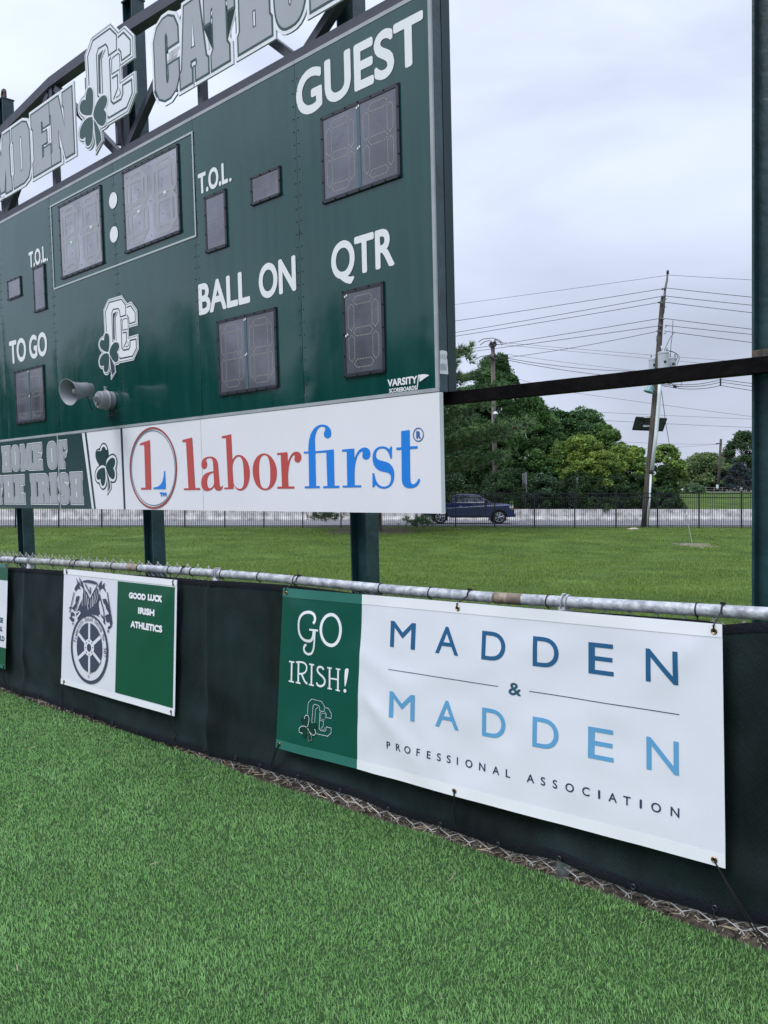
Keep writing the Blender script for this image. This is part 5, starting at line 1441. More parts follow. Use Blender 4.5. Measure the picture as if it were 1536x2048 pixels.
# ------------------------------------------------------------------ black picket fence by the road
M_IRON = mat('black_iron', (.007, .008, .014), .4, spec=.5)
iron = thing('iron_picket_fence', 'tall black steel picket fence along the roadside above the lawn', 'fence', (0, 48, .05))
PX = [-58, 31, 117.5, 203.6, 288, 369.7, 449.7, 528, 605.6, 682, 757.5, 834, 911.3, 989.5, 1069, 1149.5, 1232, 1315, 1398, 1483, 1567, 1652]
FY = 48.0
fx = [(x - CX) / FPX * FY for x in PX]
zbase = at(0, 1061.5, FY)[2]; ztopf = at(0, 981.5, FY)[2]
def zof(py): return at(0, py, FY)[2]
me_post = None
def shared(name, me, loc, parent, scale=None):
    o = bpy.data.objects.new(name, me); COL.objects.link(o); o.parent = parent; o.location = tuple(np.array(loc) - base_of(parent))
    if scale: o.scale = scale
    return o
def box_mesh(name, sx, sy, sz, mt, cap=0):
    me = bpy.data.meshes.new(name)
    v = [(i * sx / 2, j * sy / 2, k * sz) for k in (0, 1) for j in (-1, 1) for i in (-1, 1)]
    f = [(0, 1, 3, 2), (4, 6, 7, 5), (0, 4, 5, 1), (2, 3, 7, 6), (0, 2, 6, 4), (1, 5, 7, 3)]
    me.from_pydata(v, [], f); me.materials.append(mt); return me
ph = zof(981) - zof(1064)
pm = box_mesh('fence_post', .075, .075, ph, M_IRON)
km = box_mesh('picket', .022, .022, zof(984.5) - zof(1060.5), M_IRON)
for i, x in enumerate(fx): shared('fence_post', pm, (x, FY, zof(1064)), iron)
np_ = 0; extra = MB()
order = sorted(range(len(fx) - 1), key=lambda i: abs(fx[i] - 7))
for i in order:
    nn = 18
    for k in range(1, nn + 1):
        x = fx[i] + (fx[i + 1] - fx[i]) * k / (nn + 1)
        if np_ < 296: shared('picket', km, (x, FY, zof(1060.5)), iron)
        else: extra.aabox((x - .011, FY - .011, zof(1060.5)), (x + .011, FY + .011, zof(984.5)))
        np_ += 1
extra.build('pickets', M_IRON, iron, kind='stuff')
for yy in (987, 995, 1051.5):
    for i in range(len(fx) - 1):
        m_ = MB(); m_.aabox((fx[i] + .038, FY - .02, zof(yy) - .022), (fx[i + 1] - .038, FY + .02, zof(yy) + .022)); m_.build('rail', M_IRON, iron)

# ------------------------------------------------------------------ trees
M_BARK = mat('bark', (.075, .062, .05), .9, var=.4, vscale=3, bump=.6, bscale=20, stretch=(3, 3, .6))
M_BARKD = mat('dark_bark', (.035, .030, .028), .9, var=.4, vscale=3, bump=.6, bscale=20)
def leaves_mesh(name, C, sz, cols, mt, parent, aspect=.55, droop=0.0):
    n = len(C); q = rng.normal(0, 1, (n, 3)); q /= np.linalg.norm(q, axis=1)[:, None]
    up = np.array([0, 0, 1.0]); a = np.cross(q, up); a /= (np.linalg.norm(a, axis=1)[:, None] + 1e-9)
    nrm = q * .8 + up * rng.uniform(.1, 1.0, (n, 1)); nrm /= np.linalg.norm(nrm, axis=1)[:, None]
    t = rng.normal(0, 1, (n, 3)); t[:, 2] -= droop; t -= nrm * (t * nrm).sum(1)[:, None]; t /= np.linalg.norm(t, axis=1)[:, None]
    b = np.cross(nrm, t); s = sz * rng.uniform(.6, 1.3, (n, 1))
    V = np.stack([C - t * s, C + b * s * aspect, C + t * s, C - b * s * aspect], 1).reshape(-1, 3)
    F = np.arange(4 * n).reshape(-1, 4)
    return quick_mesh(name, V, F, mt, parent, tint=cols.clip(0, 1))
def broadleaf(name, label, x, y, h, r, nleaf, lsz, base, hi, seed, group=None, cat='tree', trunk_h=.3, trunk_r=.2, clumps=60, shape=(1, 1), zb=None, bottom=.18, open_=0.0):
    """crown of leaf clumps round a branching trunk; base / hi: dark and light leaf colours"""
    global rng
    keep = rng; rng = np.random.default_rng(seed)
    z0 = far_z(x, y) if zb is None else zb
    root = thing(name, label, cat, (x, y, z0), group)
    mb = MB(); lean = rng.uniform(-.05, .05, 2) * h
    tr = [np.array([x + lean[0] * t, y + lean[1] * t, z0 - .2 + (h * .85 + .2) * t]) for t in np.linspace(0, 1, 7)]
    mb.tube(tr, [trunk_r * (1 - .85 * t) for t in np.linspace(0, 1, 7)], 7)
    cs = []; clumps = int(clumps * 2.6); nleaf = int(nleaf * 3.5); lsz = lsz * .66
    base = tuple(q * 2.9 for q in base); hi = (hi[0] * 2.3, hi[1] * 2.5, hi[2] * 2.3)
    for k in range(clumps):
        t = rng.uniform(bottom, 1.0) ** .85
        prof = math.sin(math.pi * min(1, (t - bottom * .6) / (1 - bottom * .6)) ** .75 * .93 + .12) ** .6 if shape[0] == 1 else max(.06, (1 - t) ** .8)
        an = rng.uniform(0, 2 * math.pi); rad = r * prof * rng.uniform(.45, 1.0) ** .7 * (rng.uniform(1.05, 1.3) if rng.uniform() < .14 else 1) * (1 + .38 * noise.noise(Vector((an * 1.2, t * 4, seed))))
        c = np.array([x + rad * math.cos(an) + lean[0] * t, y + rad * math.sin(an) * shape[1] + lean[1] * t, z0 + h * t * .96]); cs.append((c, t))
    for c, t in cs[::2]:
        tz = max(.1, t - rng.uniform(.15, .35)); a = np.array([x + lean[0] * tz, y + lean[1] * tz, z0 + h * .85 * tz]); mid = (a + c) / 2 + np.array([0, 0, -h * .02])
        mb.tube([a, mid, c], [trunk_r * .3 * (1 - t * .6), trunk_r * .18, trunk_r * .05], 5)
    mb.build('trunk', M_BARKD, root)
    per = max(8, int(nleaf / clumps)); C = []; K = []
    cr = r * .24
    for c, t in cs:
        n = int(per * rng.uniform(.6, 1.4)); q = rng.normal(0, 1, (n, 3)); q *= (rng.uniform(.3, 1, (n, 1)) ** .5) * cr / np.linalg.norm(q, axis=1)[:, None] * rng.uniform(.6, 1.25)
        q[:, 2] *= .7
        C.append(c + q); lt = rng.uniform(0, 1) ** 1.6
        K.append(np.clip(lt * .7 + .12 + rng.normal(0, .28, n), 0, 1))
    C = np.concatenate(C); K = np.concatenate(K)[:, None]
    C[:, 2] = np.maximum(C[:, 2], z0 + .15)
    cols = np.array(base)[None] * (1 - K) + np.array(hi)[None] * K
    cols = cols * rng.uniform(.75, 1.25, (len(C), 1))
    leaves_mesh('crown', C, lsz, cols, leafmat('leaf', (1, 1, 1), .28), root)
    rng = keep
    return root
def atx(px, Y): return (px - CX) / FPX * Y
def hgt(py, Y, z0): return at(0, py, Y)[2] - z0
DK, MID, YEL = (.018, .042, .014), (.05, .095, .025), (.13, .17, .028)
def btree(px, ptop, wpx, Y, base, hi, label, seed, n=9000, lsz=.16, name='broadleaf_tree', **k):
    x = atx(px, Y); z0 = far_z(x, Y); h = hgt(ptop, Y, z0)
    return broadleaf(name, label, x, Y, h, wpx * .58 * Y / FPX, n, lsz, base, hi, seed, **k)
G_T = 'trees behind the road barrier'
btree(935, 770, 120, 71, (.014, .033, .012), (.04, .075, .022), 'dark tree filling the gap between the scoreboard and the wooden pole', 21, n=12000, group=G_T, clumps=70)
btree(1000, 702, 108, 67, (.014, .035, .012), (.045, .085, .025), 'tallest dark green broadleaf tree, behind the wooden pole above the pickup', 11, n=16000, group=G_T, clumps=90)
btree(1066, 790, 110, 66, (.014, .034, .012), (.05, .09, .024), 'dark rounded tree between the wooden pole and the yellow green tree', 12, n=15000, group=G_T, clumps=80)
btree(1112, 812, 90, 71, (.012, .030, .012), (.035, .07, .022), 'dark crown just under the black beam, behind lighter foliage', 17, n=9000, group=G_T, clumps=60)
btree(1160, 815, 110, 70, (.018, .040, .018), (.06, .10, .035), 'spiky topped tree rising behind the yellow green tree', 13, n=10000, group=G_T, clumps=70, lsz=.2)
btree(1118, 884, 84, 65, (.035, .065, .018), (.10, .14, .035), 'mid green bushy tree just left of the thin sign pole', 14, n=9000, group=G_T, clumps=60, bottom=.03)
btree(1165, 868, 88, 64, (.045, .075, .018), (.135, .165, .035), 'yellow green bushy tree above the thin sign pole', 24, n=11000, group=G_T, clumps=66, bottom=.03)
btree(1204, 902, 76, 63.5, (.04, .07, .018), (.12, .15, .035), 'lower yellow green tree between the thin sign pole and the leaning pole', 25, n=8000, group=G_T, clumps=50, bottom=.03)
btree(1215, 845, 70, 68, (.03, .06, .018), (.08, .12, .03), 'slim open crowned tree to the right of the spiky tree', 15, n=4200, group=G_T, clumps=40, bottom=.35)
btree(1243, 893, 95, 65, (.035, .07, .018), (.14, .16, .03), 'low yellowing tree left of the leaning utility pole', 16, n=11000, group=G_T, clumps=70, bottom=.04)
btree(1275, 890, 46, 69, (.03, .065, .02), (.08, .13, .035), 'small green tree close behind the leaning pole', 18, n=4000, group=G_T, clumps=34, bottom=.2)
btree(1334, 886, 66, 67, (.04, .07, .02), (.12, .16, .04), 'open topped young tree right of the leaning pole', 19, n=2600, group=G_T, clumps=30, bottom=.45, trunk_r=.12)
btree(1333, 930, 46, 66, (.010, .022, .008), (.035, .06, .018), 'dark ivy covered tree stump column right of the leaning pole', 20, n=7000, group=G_T, clumps=50, bottom=.03, name='ivy_clad_tree')
btree(930, 800, 150, 68, (.010, .026, .010), (.03, .06, .018), 'dense dark tree behind the pickup and the pine branches', 21, n=13000, group=G_T, clumps=90, bottom=.03)
G_B = 'bushes along the road barrier'
for i, (px, pt, w, lb) in enumerate(((900, 950, 110, 'dark bush behind the pickup cab'), (1015, 940, 110, 'dark bush behind the pickup bonnet'), (1085, 950, 90, 'dark green bush behind the grey sign backs'), (1160, 945, 110, 'bush behind the thin sign pole'), (1225, 950, 90, 'dark bush below the low yellowing tree'), (1272, 948, 66, 'dark bush right behind the leaning pole base'), (1325, 975, 70, 'low dark bush at the foot of the ivy column'))):
    btree(px, pt, w, 62.5, (.008, .018, .008), (.03, .055, .018) if i != 2 else (.055, .09, .05), lb, 30 + i, n=5500, lsz=.12, name='bush', group=G_B, cat='bush', clumps=44, bottom=.02, trunk_r=.08)
# distant group on the hill
YF = 118
btree(1408, 908, 84, YF, (.03, .05, .022), (.09, .11, .045), 'round brownish tree on the far hill, left of the far pole', 41, n=5500, lsz=.24, group='trees on the far hill', bottom=.06)
btree(1375, 925, 50, 128, (.045, .065, .03), (.10, .13, .06), 'pale hazy tree at the left end of the far hill', 42, n=2600, lsz=.24, group='trees on the far hill', bottom=.1)
btree(1448, 905, 40, 124, (.05, .06, .04), (.12, .12, .07), 'grey brown tree behind the far pole', 43, n=2400, lsz=.24, group='trees on the far hill', bottom=.1)
btree(1497, 862, 80, 122, (.012, .028, .014), (.04, .06, .022), 'tall dark tree on the far hill beside the free standing post', 44, n=6500, lsz=.24, group='trees on the far hill', bottom=.08)
btree(1388, 968, 36, 108, (.03, .055, .03), (.07, .10, .05), 'low round shrub beyond the grassy hill', 45, n=1800, lsz=.14, name='bush', cat='bush', bottom=.02, clumps=24)
btree(1356, 925, 30, 100, (.04, .06, .03), (.09, .12, .05), 'thin pale tree beside the ivy column', 46, n=900, lsz=.2, bottom=.2, clumps=18)
def conifer(name, label, x, y, z0, h, r, cols, seed, needle=.3, tufts=700, group=None, tilt=.12, zlow=.06, spray=14, gaps=None, width=.02):
    global rng
    keep = rng; rng = np.random.default_rng(seed)
    root = thing(name, label, 'tree', (x, y, z0), group)
    mb = MB(); mb.tube([(x, y, z0 - .2), (x + .05, y, z0 + h * .5), (x, y, z0 + h)], [h * .022, h * .013, .02], 9); 
    lev = []; z = zlow
    while z < .98:
        nb = rng.integers(4, 7) + (3 if spray == 16 else 0)
        for k in range(nb): lev.append((z + rng.uniform(-.01, .01), rng.uniform(0, 2 * math.pi)))
        z += (.045 if spray != 16 else .07) + .02 * rng.uniform()
    C = []; D = []
    per = max(3, tufts // len(lev))
    for t, an in lev:
        L_ = r * (1 - t) ** .75 * rng.uniform(.75, 1.1); 
        if gaps: L_ *= gaps(t)
        dx, dy = math.cos(an), math.sin(an); a = np.array([x, y, z0 + h * t])
        tip = a + np.array([dx * L_, dy * L_, L_ * tilt]); mid = a + np.array([dx * L_ * .5, dy * L_ * .5, -L_ * .03])
        mb.tube([a, mid, tip], [.06 * (1 - t) + .015, .03 * (1 - t) + .01, .008], 5)
        for k in range(per):
            q = rng.uniform(.25, 1) ** .7; pt = a * (1 - q) ** 2 + mid * 2 * q * (1 - q) + tip * q * q
            side = rng.normal(0, .20) * L_ * (1.15 - q * .5)
            pt = pt + np.array([-dy * side, dx * side, abs(rng.normal(0, .04 if spray != 16 else .025)) * L_]); C.append(pt); D.append((dx * .7 - dy * side / max(L_, .1), dy * .7 + dx * side / max(L_, .1), .35))
    mb.build('trunk', M_BARK, root)
    C = np.array(C); D = np.array(D); D /= np.linalg.norm(D, axis=1)[:, None]; n = len(C)
    C2 = np.repeat(C, spray, 0); D2 = np.repeat(D, spray, 0) + rng.normal(0, .55, (n * spray, 3)); D2 /= np.linalg.norm(D2, axis=1)[:, None]
    L2 = needle * rng.uniform(.6, 1.2, (n * spray, 1)); sd = np.cross(D2, rng.normal(0, 1, D2.shape)); sd /= np.linalg.norm(sd, axis=1)[:, None]
    w = width; V = np.stack([C2 - sd * w, C2 + sd * w, C2 + D2 * L2], 1).reshape(-1, 3)
    F = np.arange(3 * n * spray).reshape(-1, 3)
    K = np.repeat(rng.uniform(0, 1, (n, 1)), spray, 0); cc = np.array(cols[0])[None] * (1 - K) + np.array(cols[1])[None] * K
    br = np.repeat(rng.uniform(0, 1, (n, 1)) < .02, spray, 0); cc = np.where(br, np.array([[.16, .12, .09]]), cc) * rng.uniform(.7, 1.3, (n * spray, 1))
    quick_mesh('crown', V, F, leafmat('needle', (1, 1, 1), .15), root, tint=cc.clip(0, 1))
    rng = keep
    return root
conifer('blue_spruce', 'blue grey spruce on the far hill beside the tall dark tree', atx(1477, 114), 114, far_z(atx(1477, 114), 114), hgt(925, 114, far_z(atx(1477, 114), 114)), 3.0, ((.035, .055, .062), (.085, .12, .14)), 51, needle=.34, tufts=900, group='spruces on the far hill', width=.05)
conifer('blue_spruce', 'darker spruce behind the far pole', atx(1436, 116), 116, far_z(atx(1436, 116), 116), hgt(930, 116, far_z(atx(1436, 116), 116)), 2.6, ((.022, .035, .038), (.05, .075, .08)), 52, needle=.34, tufts=700, group='spruces on the far hill', width=.05)
# big white pine on the near side of the picket fence, behind the scoreboard
def pgap(t): return 1.0
px_, py_ = atx(752, 45.5), 45.5
conifer('white_pine', 'big soft needled pine standing behind the scoreboard beside the picket fence', px_, py_, -.05, 15.5, 10.2, ((.045, .10, .045), (.19, .29, .12)), 61, needle=.34, tufts=15000, tilt=.14, zlow=.2, spray=16, width=.024)
# two drooping low branches of that pine seen under the board
pine = bpy.data.objects['white_pine']
for tip, sz_, nn_ in ((at(648, 1029, 45.2), .8, 120), (at(838, 1040, 44.6), .7, 110)):
    root_ = np.array([px_, py_, 2.6]); ts_ = np.linspace(0, 1, 8)
    pts = [root_ * (1 - t) + tip * t + np.array([0, 0, .5 * math.sin(math.pi * t)]) for t in ts_]
    m_ = MB(); m_.tube(pts, [.05 - .04 * t for t in ts_], 5); br_ = m_.build('low_branch', M_BARK, pine)
    c_ = tip + rng.normal(0, 1, (nn_, 3)) * [sz_ * .55, .4, sz_ * .20]
    D2 = rng.normal(0, 1, (nn_ * 16, 3)) + [.4, 0, -.3]; D2 /= np.linalg.norm(D2, axis=1)[:, None]; C2 = np.repeat(c_, 16, 0)
    sd_ = np.cross(D2, rng.normal(0, 1, D2.shape)); sd_ /= np.linalg.norm(sd_, axis=1)[:, None]
    V_ = np.stack([C2 - sd_ * .012, C2 + sd_ * .012, C2 + D2 * .22], 1).reshape(-1, 3)
    quick_mesh('needles', V_, np.arange(len(V_)).reshape(-1, 3), leafmat('needle', (1, 1, 1), .15), br_, tint=np.array([[.07, .13, .06]]) * rng.uniform(.5, 1.5, (len(V_) // 3, 1)))
# leaf litter disc below the pine
mb = MB(); c = np.array([px_ - .3, 44.6]); rim = []
for k in range(40):
    a = 2 * math.pi * k / 40; rr_ = 1 + .18 * noise.noise(Vector((math.cos(a) * 2, math.sin(a) * 2, 5))); x = c[0] + 2.6 * rr_ * math.cos(a); y = c[1] + 3.8 * rr_ * math.sin(a); y = min(y, 47.8); rim.append((x, y, lawn_z(x, y) + .012))
mb.add([(c[0], c[1], lawn_z(*c) + .03)] + rim, [(0, 1 + k, 1 + (k + 1) % 40) for k in range(40)])
o = mb.build('pine_litter', mat('pine_litter', (.060, .046, .034), .95, var=.35, vscale=6, bump=.5, bscale=30)); tag(o, 'brown needle litter on the lawn under the pine', 'litter', kind='stuff')
C = []; K = []
for k in range(15):
    yy = -34 + k * 6.2; xx = -64 + 6 * math.sin(k * 1.7); hh = 11.0 + 3.0 * math.sin(k * 2.3 + 1)
    for c_ in range(46):
        q = rng.normal(0, 1, 3); q /= np.linalg.norm(q); cc_ = np.array([xx, yy, hh * .5]) + q * [4.2, 4.2, hh * .48] * rng.uniform(.5, 1)
        p_ = cc_ + rng.normal(0, .55, (60, 3)); C.append(p_); K.append(np.full(60, rng.uniform()))
C = np.concatenate(C); K = np.concatenate(K)[:, None]; C[:, 2] = np.maximum(C[:, 2], .1)
o = leaves_mesh('treeline', C, .5, np.array([[.02, .05, .02]]) * (1 - K) + np.array([[.06, .10, .04]]) * K, leafmat('leaf', (1, 1, 1), .28), None)
tag(o, 'far row of trees along the left boundary of the playing field', 'trees', kind='stuff')

# ------------------------------------------------------------------ far roadside, far fence, soil patch, stones
mb = MB(); p0 = [atx(x, 112) for x in (1330, 1700)]
zr = lambda x: far_z(x, 111) + .05
xs_ = np.linspace(p0[0], p0[1], 20)
mb.add([(x, 110.6, zr(x)) for x in xs_] + [(x, 112.4, zr(x) + .06) for x in xs_], [(i, i + 1, 20 + i + 1, 20 + i) for i in range(19)])
mb.build('hill_path', mat('pale_path', (.34, .33, .32), .8))['kind'] = 'structure'
ff = thing('hill_rail_fence', 'low grey rail fence along the pale path on the far hill', 'fence', (atx(1450, 114), 113.6, far_z(atx(1450, 114), 113.6)))
mg = mat('weathered_wood', (.16, .15, .14), .8)
for k in range(12):
    x = atx(1395, 113.6) + k * 1.15; z = far_z(x, 113.6); m_ = MB(); m_.aabox((x - .05, 113.55, z), (x + .05, 113.65, z + .75)); m_.build('post', mg, ff)
for dz in (.35, .65):
    m_ = MB(); xa, xb = atx(1395, 113.6), atx(1395, 113.6) + 12.7; m_.tube([(xa, 113.6, far_z(xa, 113.6) + dz), (xb, 113.6, far_z(xb, 113.6) + dz)], .035, 5); m_.build('rail', mg, ff)
def on_lawn(px, py):
    z = 0
    for _ in range(30): q = ground(px, py, z); z = .5 * z + .5 * lawn_z(q[0], q[1])
    q[2] = z; return q
mb = MB(); c = on_lawn(1388, 1090); rim = []
for k in range(36):
    a = 2 * math.pi * k / 36; rr_ = 1 + .9 * noise.noise(Vector((math.cos(a) * 3, math.sin(a) * 3, 8))); x = c[0] + .7 * rr_ * math.cos(a); y = c[1] + 1.1 * rr_ * math.sin(a); rim.append((x, y, lawn_z(x, y) + .005))
mb.add([(c[0], c[1], lawn_z(c[0], c[1]) + .03)] + rim, [(0, 1 + k, 1 + (k + 1) % 36) for k in range(36)])
o = mb.build('bare_soil_patch', mat('pale_soil', (.15, .14, .085), .95, var=.35, vscale=9, bump=.6, bscale=25)); o['kind'] = 'structure'
M_STONE = mat('limestone', (.45, .40, .33), .85, var=.2, vscale=9, bump=.4, bscale=30)
for (px, py, r, lb) in ((1268, 1063.5, .17, 'pale rounded stone in the grass below the leaning pole, the larger one'), (1258, 1063.0, .10, 'small pale stone left of the larger one below the leaning pole'), (1445, 1060.5, .08, 'little white stone at the foot of the picket fence on the right'), (919, 1051, .07, 'little white stone under the picket fence near the pickup')):
    c = at(px, py, 46.8); c[2] = lawn_z(c[0], c[1]); m_ = MB(); prof_ = [(0, r), (r * .3, r * .95), (r * .55, r * .6), (r * .65, 0)]; m_.lathe(prof_, c - np.array([0, 0, .03]), (0, 0, 1), 10)
    m_.v[-1][:, 0] = c[0] + (m_.v[-1][:, 0] - c[0]) * 1.6; m_.v[-1] += rng.normal(0, r * .07, m_.v[-1].shape); tag(m_.build('stone', M_STONE, smooth=True), lb, 'stone', 'pale stones by the picket fence')

# ------------------------------------------------------------------ utility poles, equipment, wires
M_POLE = mat('creosote_wood', (.080, .068, .058), .9, var=.35, vscale=2, stretch=(6, 6, .5), bump=.5, bscale=12)
M_POLEG = mat('grey_wood', (.17, .165, .16), .85, var=.25, vscale=2, stretch=(6, 6, .5), bump=.4, bscale=12)
M_CAN = mat('transformer_grey', (.42, .46, .50), .45, var=.05, vscale=3)
M_PVC = mat('pvc_white', (.62, .68, .70), .45, var=.05, vscale=2)
M_CABLE = mat('cable_black', (.01, .01, .012), .5)
YP = 49.05
pole = thing('utility_pole', 'leaning wooden utility pole with three grey transformers and a white conduit', 'utility pole', at(1289, 1059, YP))
def poleline(pts, rad, nm, mt, parent, Y=YP, seg=12):
    m_ = MB(); m_.tube([at(x, y, Y) for x, y in pts], rad, seg); return m_.build(nm, mt, parent, smooth=True)
poleline([(1288.8, 1062), (1297, 960), (1303.5, 880), (1310, 800), (1317.5, 700), (1324, 610), (1326.2, 594)], [.235, .215, .20, .185, .165, .135, .125], 'shaft', M_POLE, pole)
poleline([(1326.5, 626), (1330, 580), (1334, 560), (1335.5, 541)], [.07, .07, .062, .05], 'ridge_pin_extension', M_POLEG, pole, YP - .17)
poleline([(1335.2, 548), (1335.6, 541)], .075, 'pole_top_cap', M_CABLE, pole, YP - .18)
for i, (x, y) in enumerate(((1329, 577), (1328.5, 592), (1319, 605), (1321.5, 637), (1319, 651.5), (1317, 662))):
    m_ = MB(); c = at(x, y, YP - .25); m_.lathe([(-.18, .03), (-.15, .07), (-.05, .04), (0, .07), (.08, .04), (.12, .02)], c, (1 if i < 2 else -1, -.3, .2), 8); m_.build('insulator', mat('insulator_grey', (.12, .12, .14), .4), pole)
m_ = MB(); 
for x, y in ((1330, 600), (1328, 616), (1326, 640), (1330, 655), (1328.5, 668)): m_.tube([at(x, y, YP - .2), at(x + 4, y - 3, YP - .3)], .02, 5)
m_.build('step_bolt', M_CABLE, pole, kind='stuff')
for (px, py, w, h, dy, nm) in ((1326.5, 703, 10.5, 48, -.55, 'transformer'), (1306, 716, 8, 34, .25, 'transformer'), (1344, 714, 8, 34, .25, 'transformer')):
    Yt = YP + dy; c = at(px, py + h, Yt); r = w * Yt / FPX; H_ = h * Yt / FPX
    m_ = MB(); m_.lathe([(0, 0), (0, r * .92), (.06, r), (H_ - .16, r), (H_ - .15, r * 1.06), (H_ - .06, r * 1.06), (H_ - .02, r * .8), (H_, 0)], c, (0, 0, 1), 20); tr_ = m_.build(nm, M_CAN, pole)
    m_ = MB()
    for k in (-1, 1): m_.tube([c + np.array([k * r * .6, -.1, H_ - .03]), c + np.array([k * r * .6, -.1, H_ + .18])], .03, 6)
    m_.build('bushing', mat('bushing_dark', (.06, .06, .07), .4), tr_, kind='stuff')
    m_ = MB(); m_.aabox(c + np.array([-.07, -r - .03, H_ * .5]), c + np.array([.07, -r + .0, H_ * .5 + .12])); m_.build('terminal_box', M_CABLE, tr_)
poleline([(1293.5, 1059), (1299, 1000), (1302, 945)], .062, 'conduit', M_PVC, pole, YP - .28)
poleline([(1302.2, 947), (1302.5, 940)], .11, 'conduit_coupling', M_CABLE, pole, YP - .28)
poleline([(1303.5, 940), (1312, 870), (1318.5, 790), (1320, 762)], .115, 'conduit', M_PVC, pole, YP - .28)
poleline([(1323, 692), (1324, 700)], .05, 'number_tag', M_PVC, pole, YP - .3)
# street lamp head
lampc = at(1297, 781, YP - .3)
m_ = MB(); m_.lathe([(0, 0), (0, .30), (.06, .30), (.14, .22), (.34, .17), (.42, .10), (.44, 0)], lampc + np.array([0, 0, -.1]), (.35, 0, 1), 16); m_.build('lamp_head', mat('lamp_teal', (.16, .32, .32), .35), pole, smooth=False)
m_ = MB(); m_.tube([lampc + np.array([.12, 0, .28]), lampc + np.array([.25, .1, .36]), at(1309, 781, YP - .1)], .03, 6); m_.build('lamp_arm', M_CAN, pole)
# looping jumpers
for i, pts in enumerate(([(1346, 641), (1345, 665), (1342, 690), (1341, 707)], [(1349, 664), (1340, 676), (1328, 702)], [(1316, 667), (1312.5, 675), (1314, 688), (1316, 693)], [(1330, 700), (1345, 703), (1357, 710), (1359, 716), (1354, 730)], [(1338, 702), (1352, 706), (1356, 714), (1351, 722)], [(1341, 765), (1350, 774), (1362, 773), (1364, 765), (1358, 763)], [(1322, 768), (1330, 773), (1337, 768), (1343, 771)])):
    poleline(pts, .017, 'jumper_wire', M_CABLE, pole, YP - .5, 5)
m_ = MB(); c = at(1350, 773, YP - .5); m_.box(c, (.09, 0, -.03), (0, .05, 0), (.02, 0, .07)); m_.build('splice_block', M_CABLE, pole)
# sign panel seen from behind, clamped to the pole
M_PANB = mat('panel_back', (.045, .06, .058), .5, var=.1, vscale=2)
pan = thing('solar_panel', 'tilted rectangular panel seen from behind, clamped across the leaning pole', 'panel', at(1300, 862, YP - .2))
Yq = YP + .62
m_ = MB(); qs = [at(1272, 834, Yq - .3), at(1333.5, 837, Yq - .3), at(1325, 861.5, Yq + .45), at(1265, 859, Yq + .45)]
nn_ = np.cross(qs[1] - qs[0], qs[3] - qs[0]); nn_ = nn_ / np.linalg.norm(nn_) * .05
m_.add(qs + [q + nn_ for q in qs], [(0, 1, 2, 3), (7, 6, 5, 4), (0, 4, 5, 1), (1, 5, 6, 2), (2, 6, 7, 3), (3, 7, 4, 0)]); m_.build('panel_sheet', M_PANB, pan)
fr_ = MB()
for a, b in ((0, 1), (1, 2), (2, 3), (3, 0)): fr_.tube([qs[a] - nn_ * .3, qs[b] - nn_ * .3], .035, 4)
fr_.build('panel_frame', mat('panel_rim', (.03, .035, .035), .5), pan)
m_ = MB(); m_.box((qs[0] * .62 + qs[3] * .38) + np.array([.35, -.1, -.1]), (.12, 0, 0), (0, .05, 0), (0, 0, .06)); m_.build('junction_box', M_CABLE, pan)
for f_ in (.3, .68):
    a = qs[0] * (1 - f_) + qs[1] * f_; b = qs[3] * (1 - f_) + qs[2] * f_; m_ = MB(); m_.tube([a - nn_ * .9, b - nn_ * .9], .028, 4); m_.build('support_bar', mat('panel_rim', (.03, .035, .035), .5), pan)
m_ = MB(); m_.box(at(1293, 852, Yq - .05), (.22, 0, 0), (0, .03, 0), (0, 0, .05)); m_.box(at(1295, 834, Yq - .42), (.2, 0, 0), (0, .03, 0), (0, 0, .05)); m_.box(at(1316, 836, Yq - .42), (.1, 0, 0), (0, .03, 0), (0, 0, .04)); m_.build('clamp', M_PVC, pan, kind='stuff')

pole2 = thing('utility_pole', 'straight wooden utility pole rising behind the pickup with clustered insulators on top', 'utility pole', at(991, 1040, 62.5))
poleline([(991.5, 1042), (988, 840), (985.5, 684)], [.21, .18, .15], 'shaft', mat('pole_brown', (.13, .11, .095), .9, var=.3, vscale=2, stretch=(6, 6, .5), bump=.5, bscale=12), pole2, 62.5)
for i, (x, y, w) in enumerate(((982, 689, 3.0), (989.5, 687, 3), (980.5, 716, 2), (990, 714, 2.5))):
    m_ = MB(); m_.lathe([(-.25, .05), (-.2, .13), (-.05, .09), (.1, .13), (.2, .06), (.3, .03)], at(x, y, 62.2), (0, 0, 1), 8); m_.build('insulator', M_CABLE, pole2)
m_ = MB(); m_.tube([at(977, 690, 62.3), at(994, 688, 62.3)], .05, 6); m_.tube([at(977, 717, 62.3), at(994, 715, 62.3)], .05, 6); m_.build('crossarm', M_POLE, pole2, kind='stuff')
m_ = MB(); m_.lathe([(0, .20), (.02, .21), (.12, .17), (.2, .08), (.22, 0)], at(991, 828.5, 61.8), (0, 0, 1), 14); m_.build('lamp_head', mat('lamp_white', (.6, .6, .58), .4), pole2)
m_ = MB(); m_.tube([at(984.5, 815, 62), at(984.5, 845, 62)], .04, 6); m_.build('cable_riser', mat('riser_grey', (.3, .3, .3), .5), pole2)
for k, pts in enumerate(([(957, 684), (966, 678), (985, 676), (998, 680), (1006, 686)], [(960, 690), (970, 683), (980, 681)], [(950, 720), (962, 713), (980, 710)], [(958, 722), (968, 716), (980, 716)], [(990, 679), (1000, 684), (1004, 690)])):
    m_ = MB(); m_.tube([at(x, y, 62.3) for x, y in pts], .028, 5); m_.build('jumper_wire', M_CABLE, pole2)
pole3 = thing('utility_pole', 'thin dark utility pole on the far hill among the spruces', 'utility pole', at(1436.5, 978, 106))
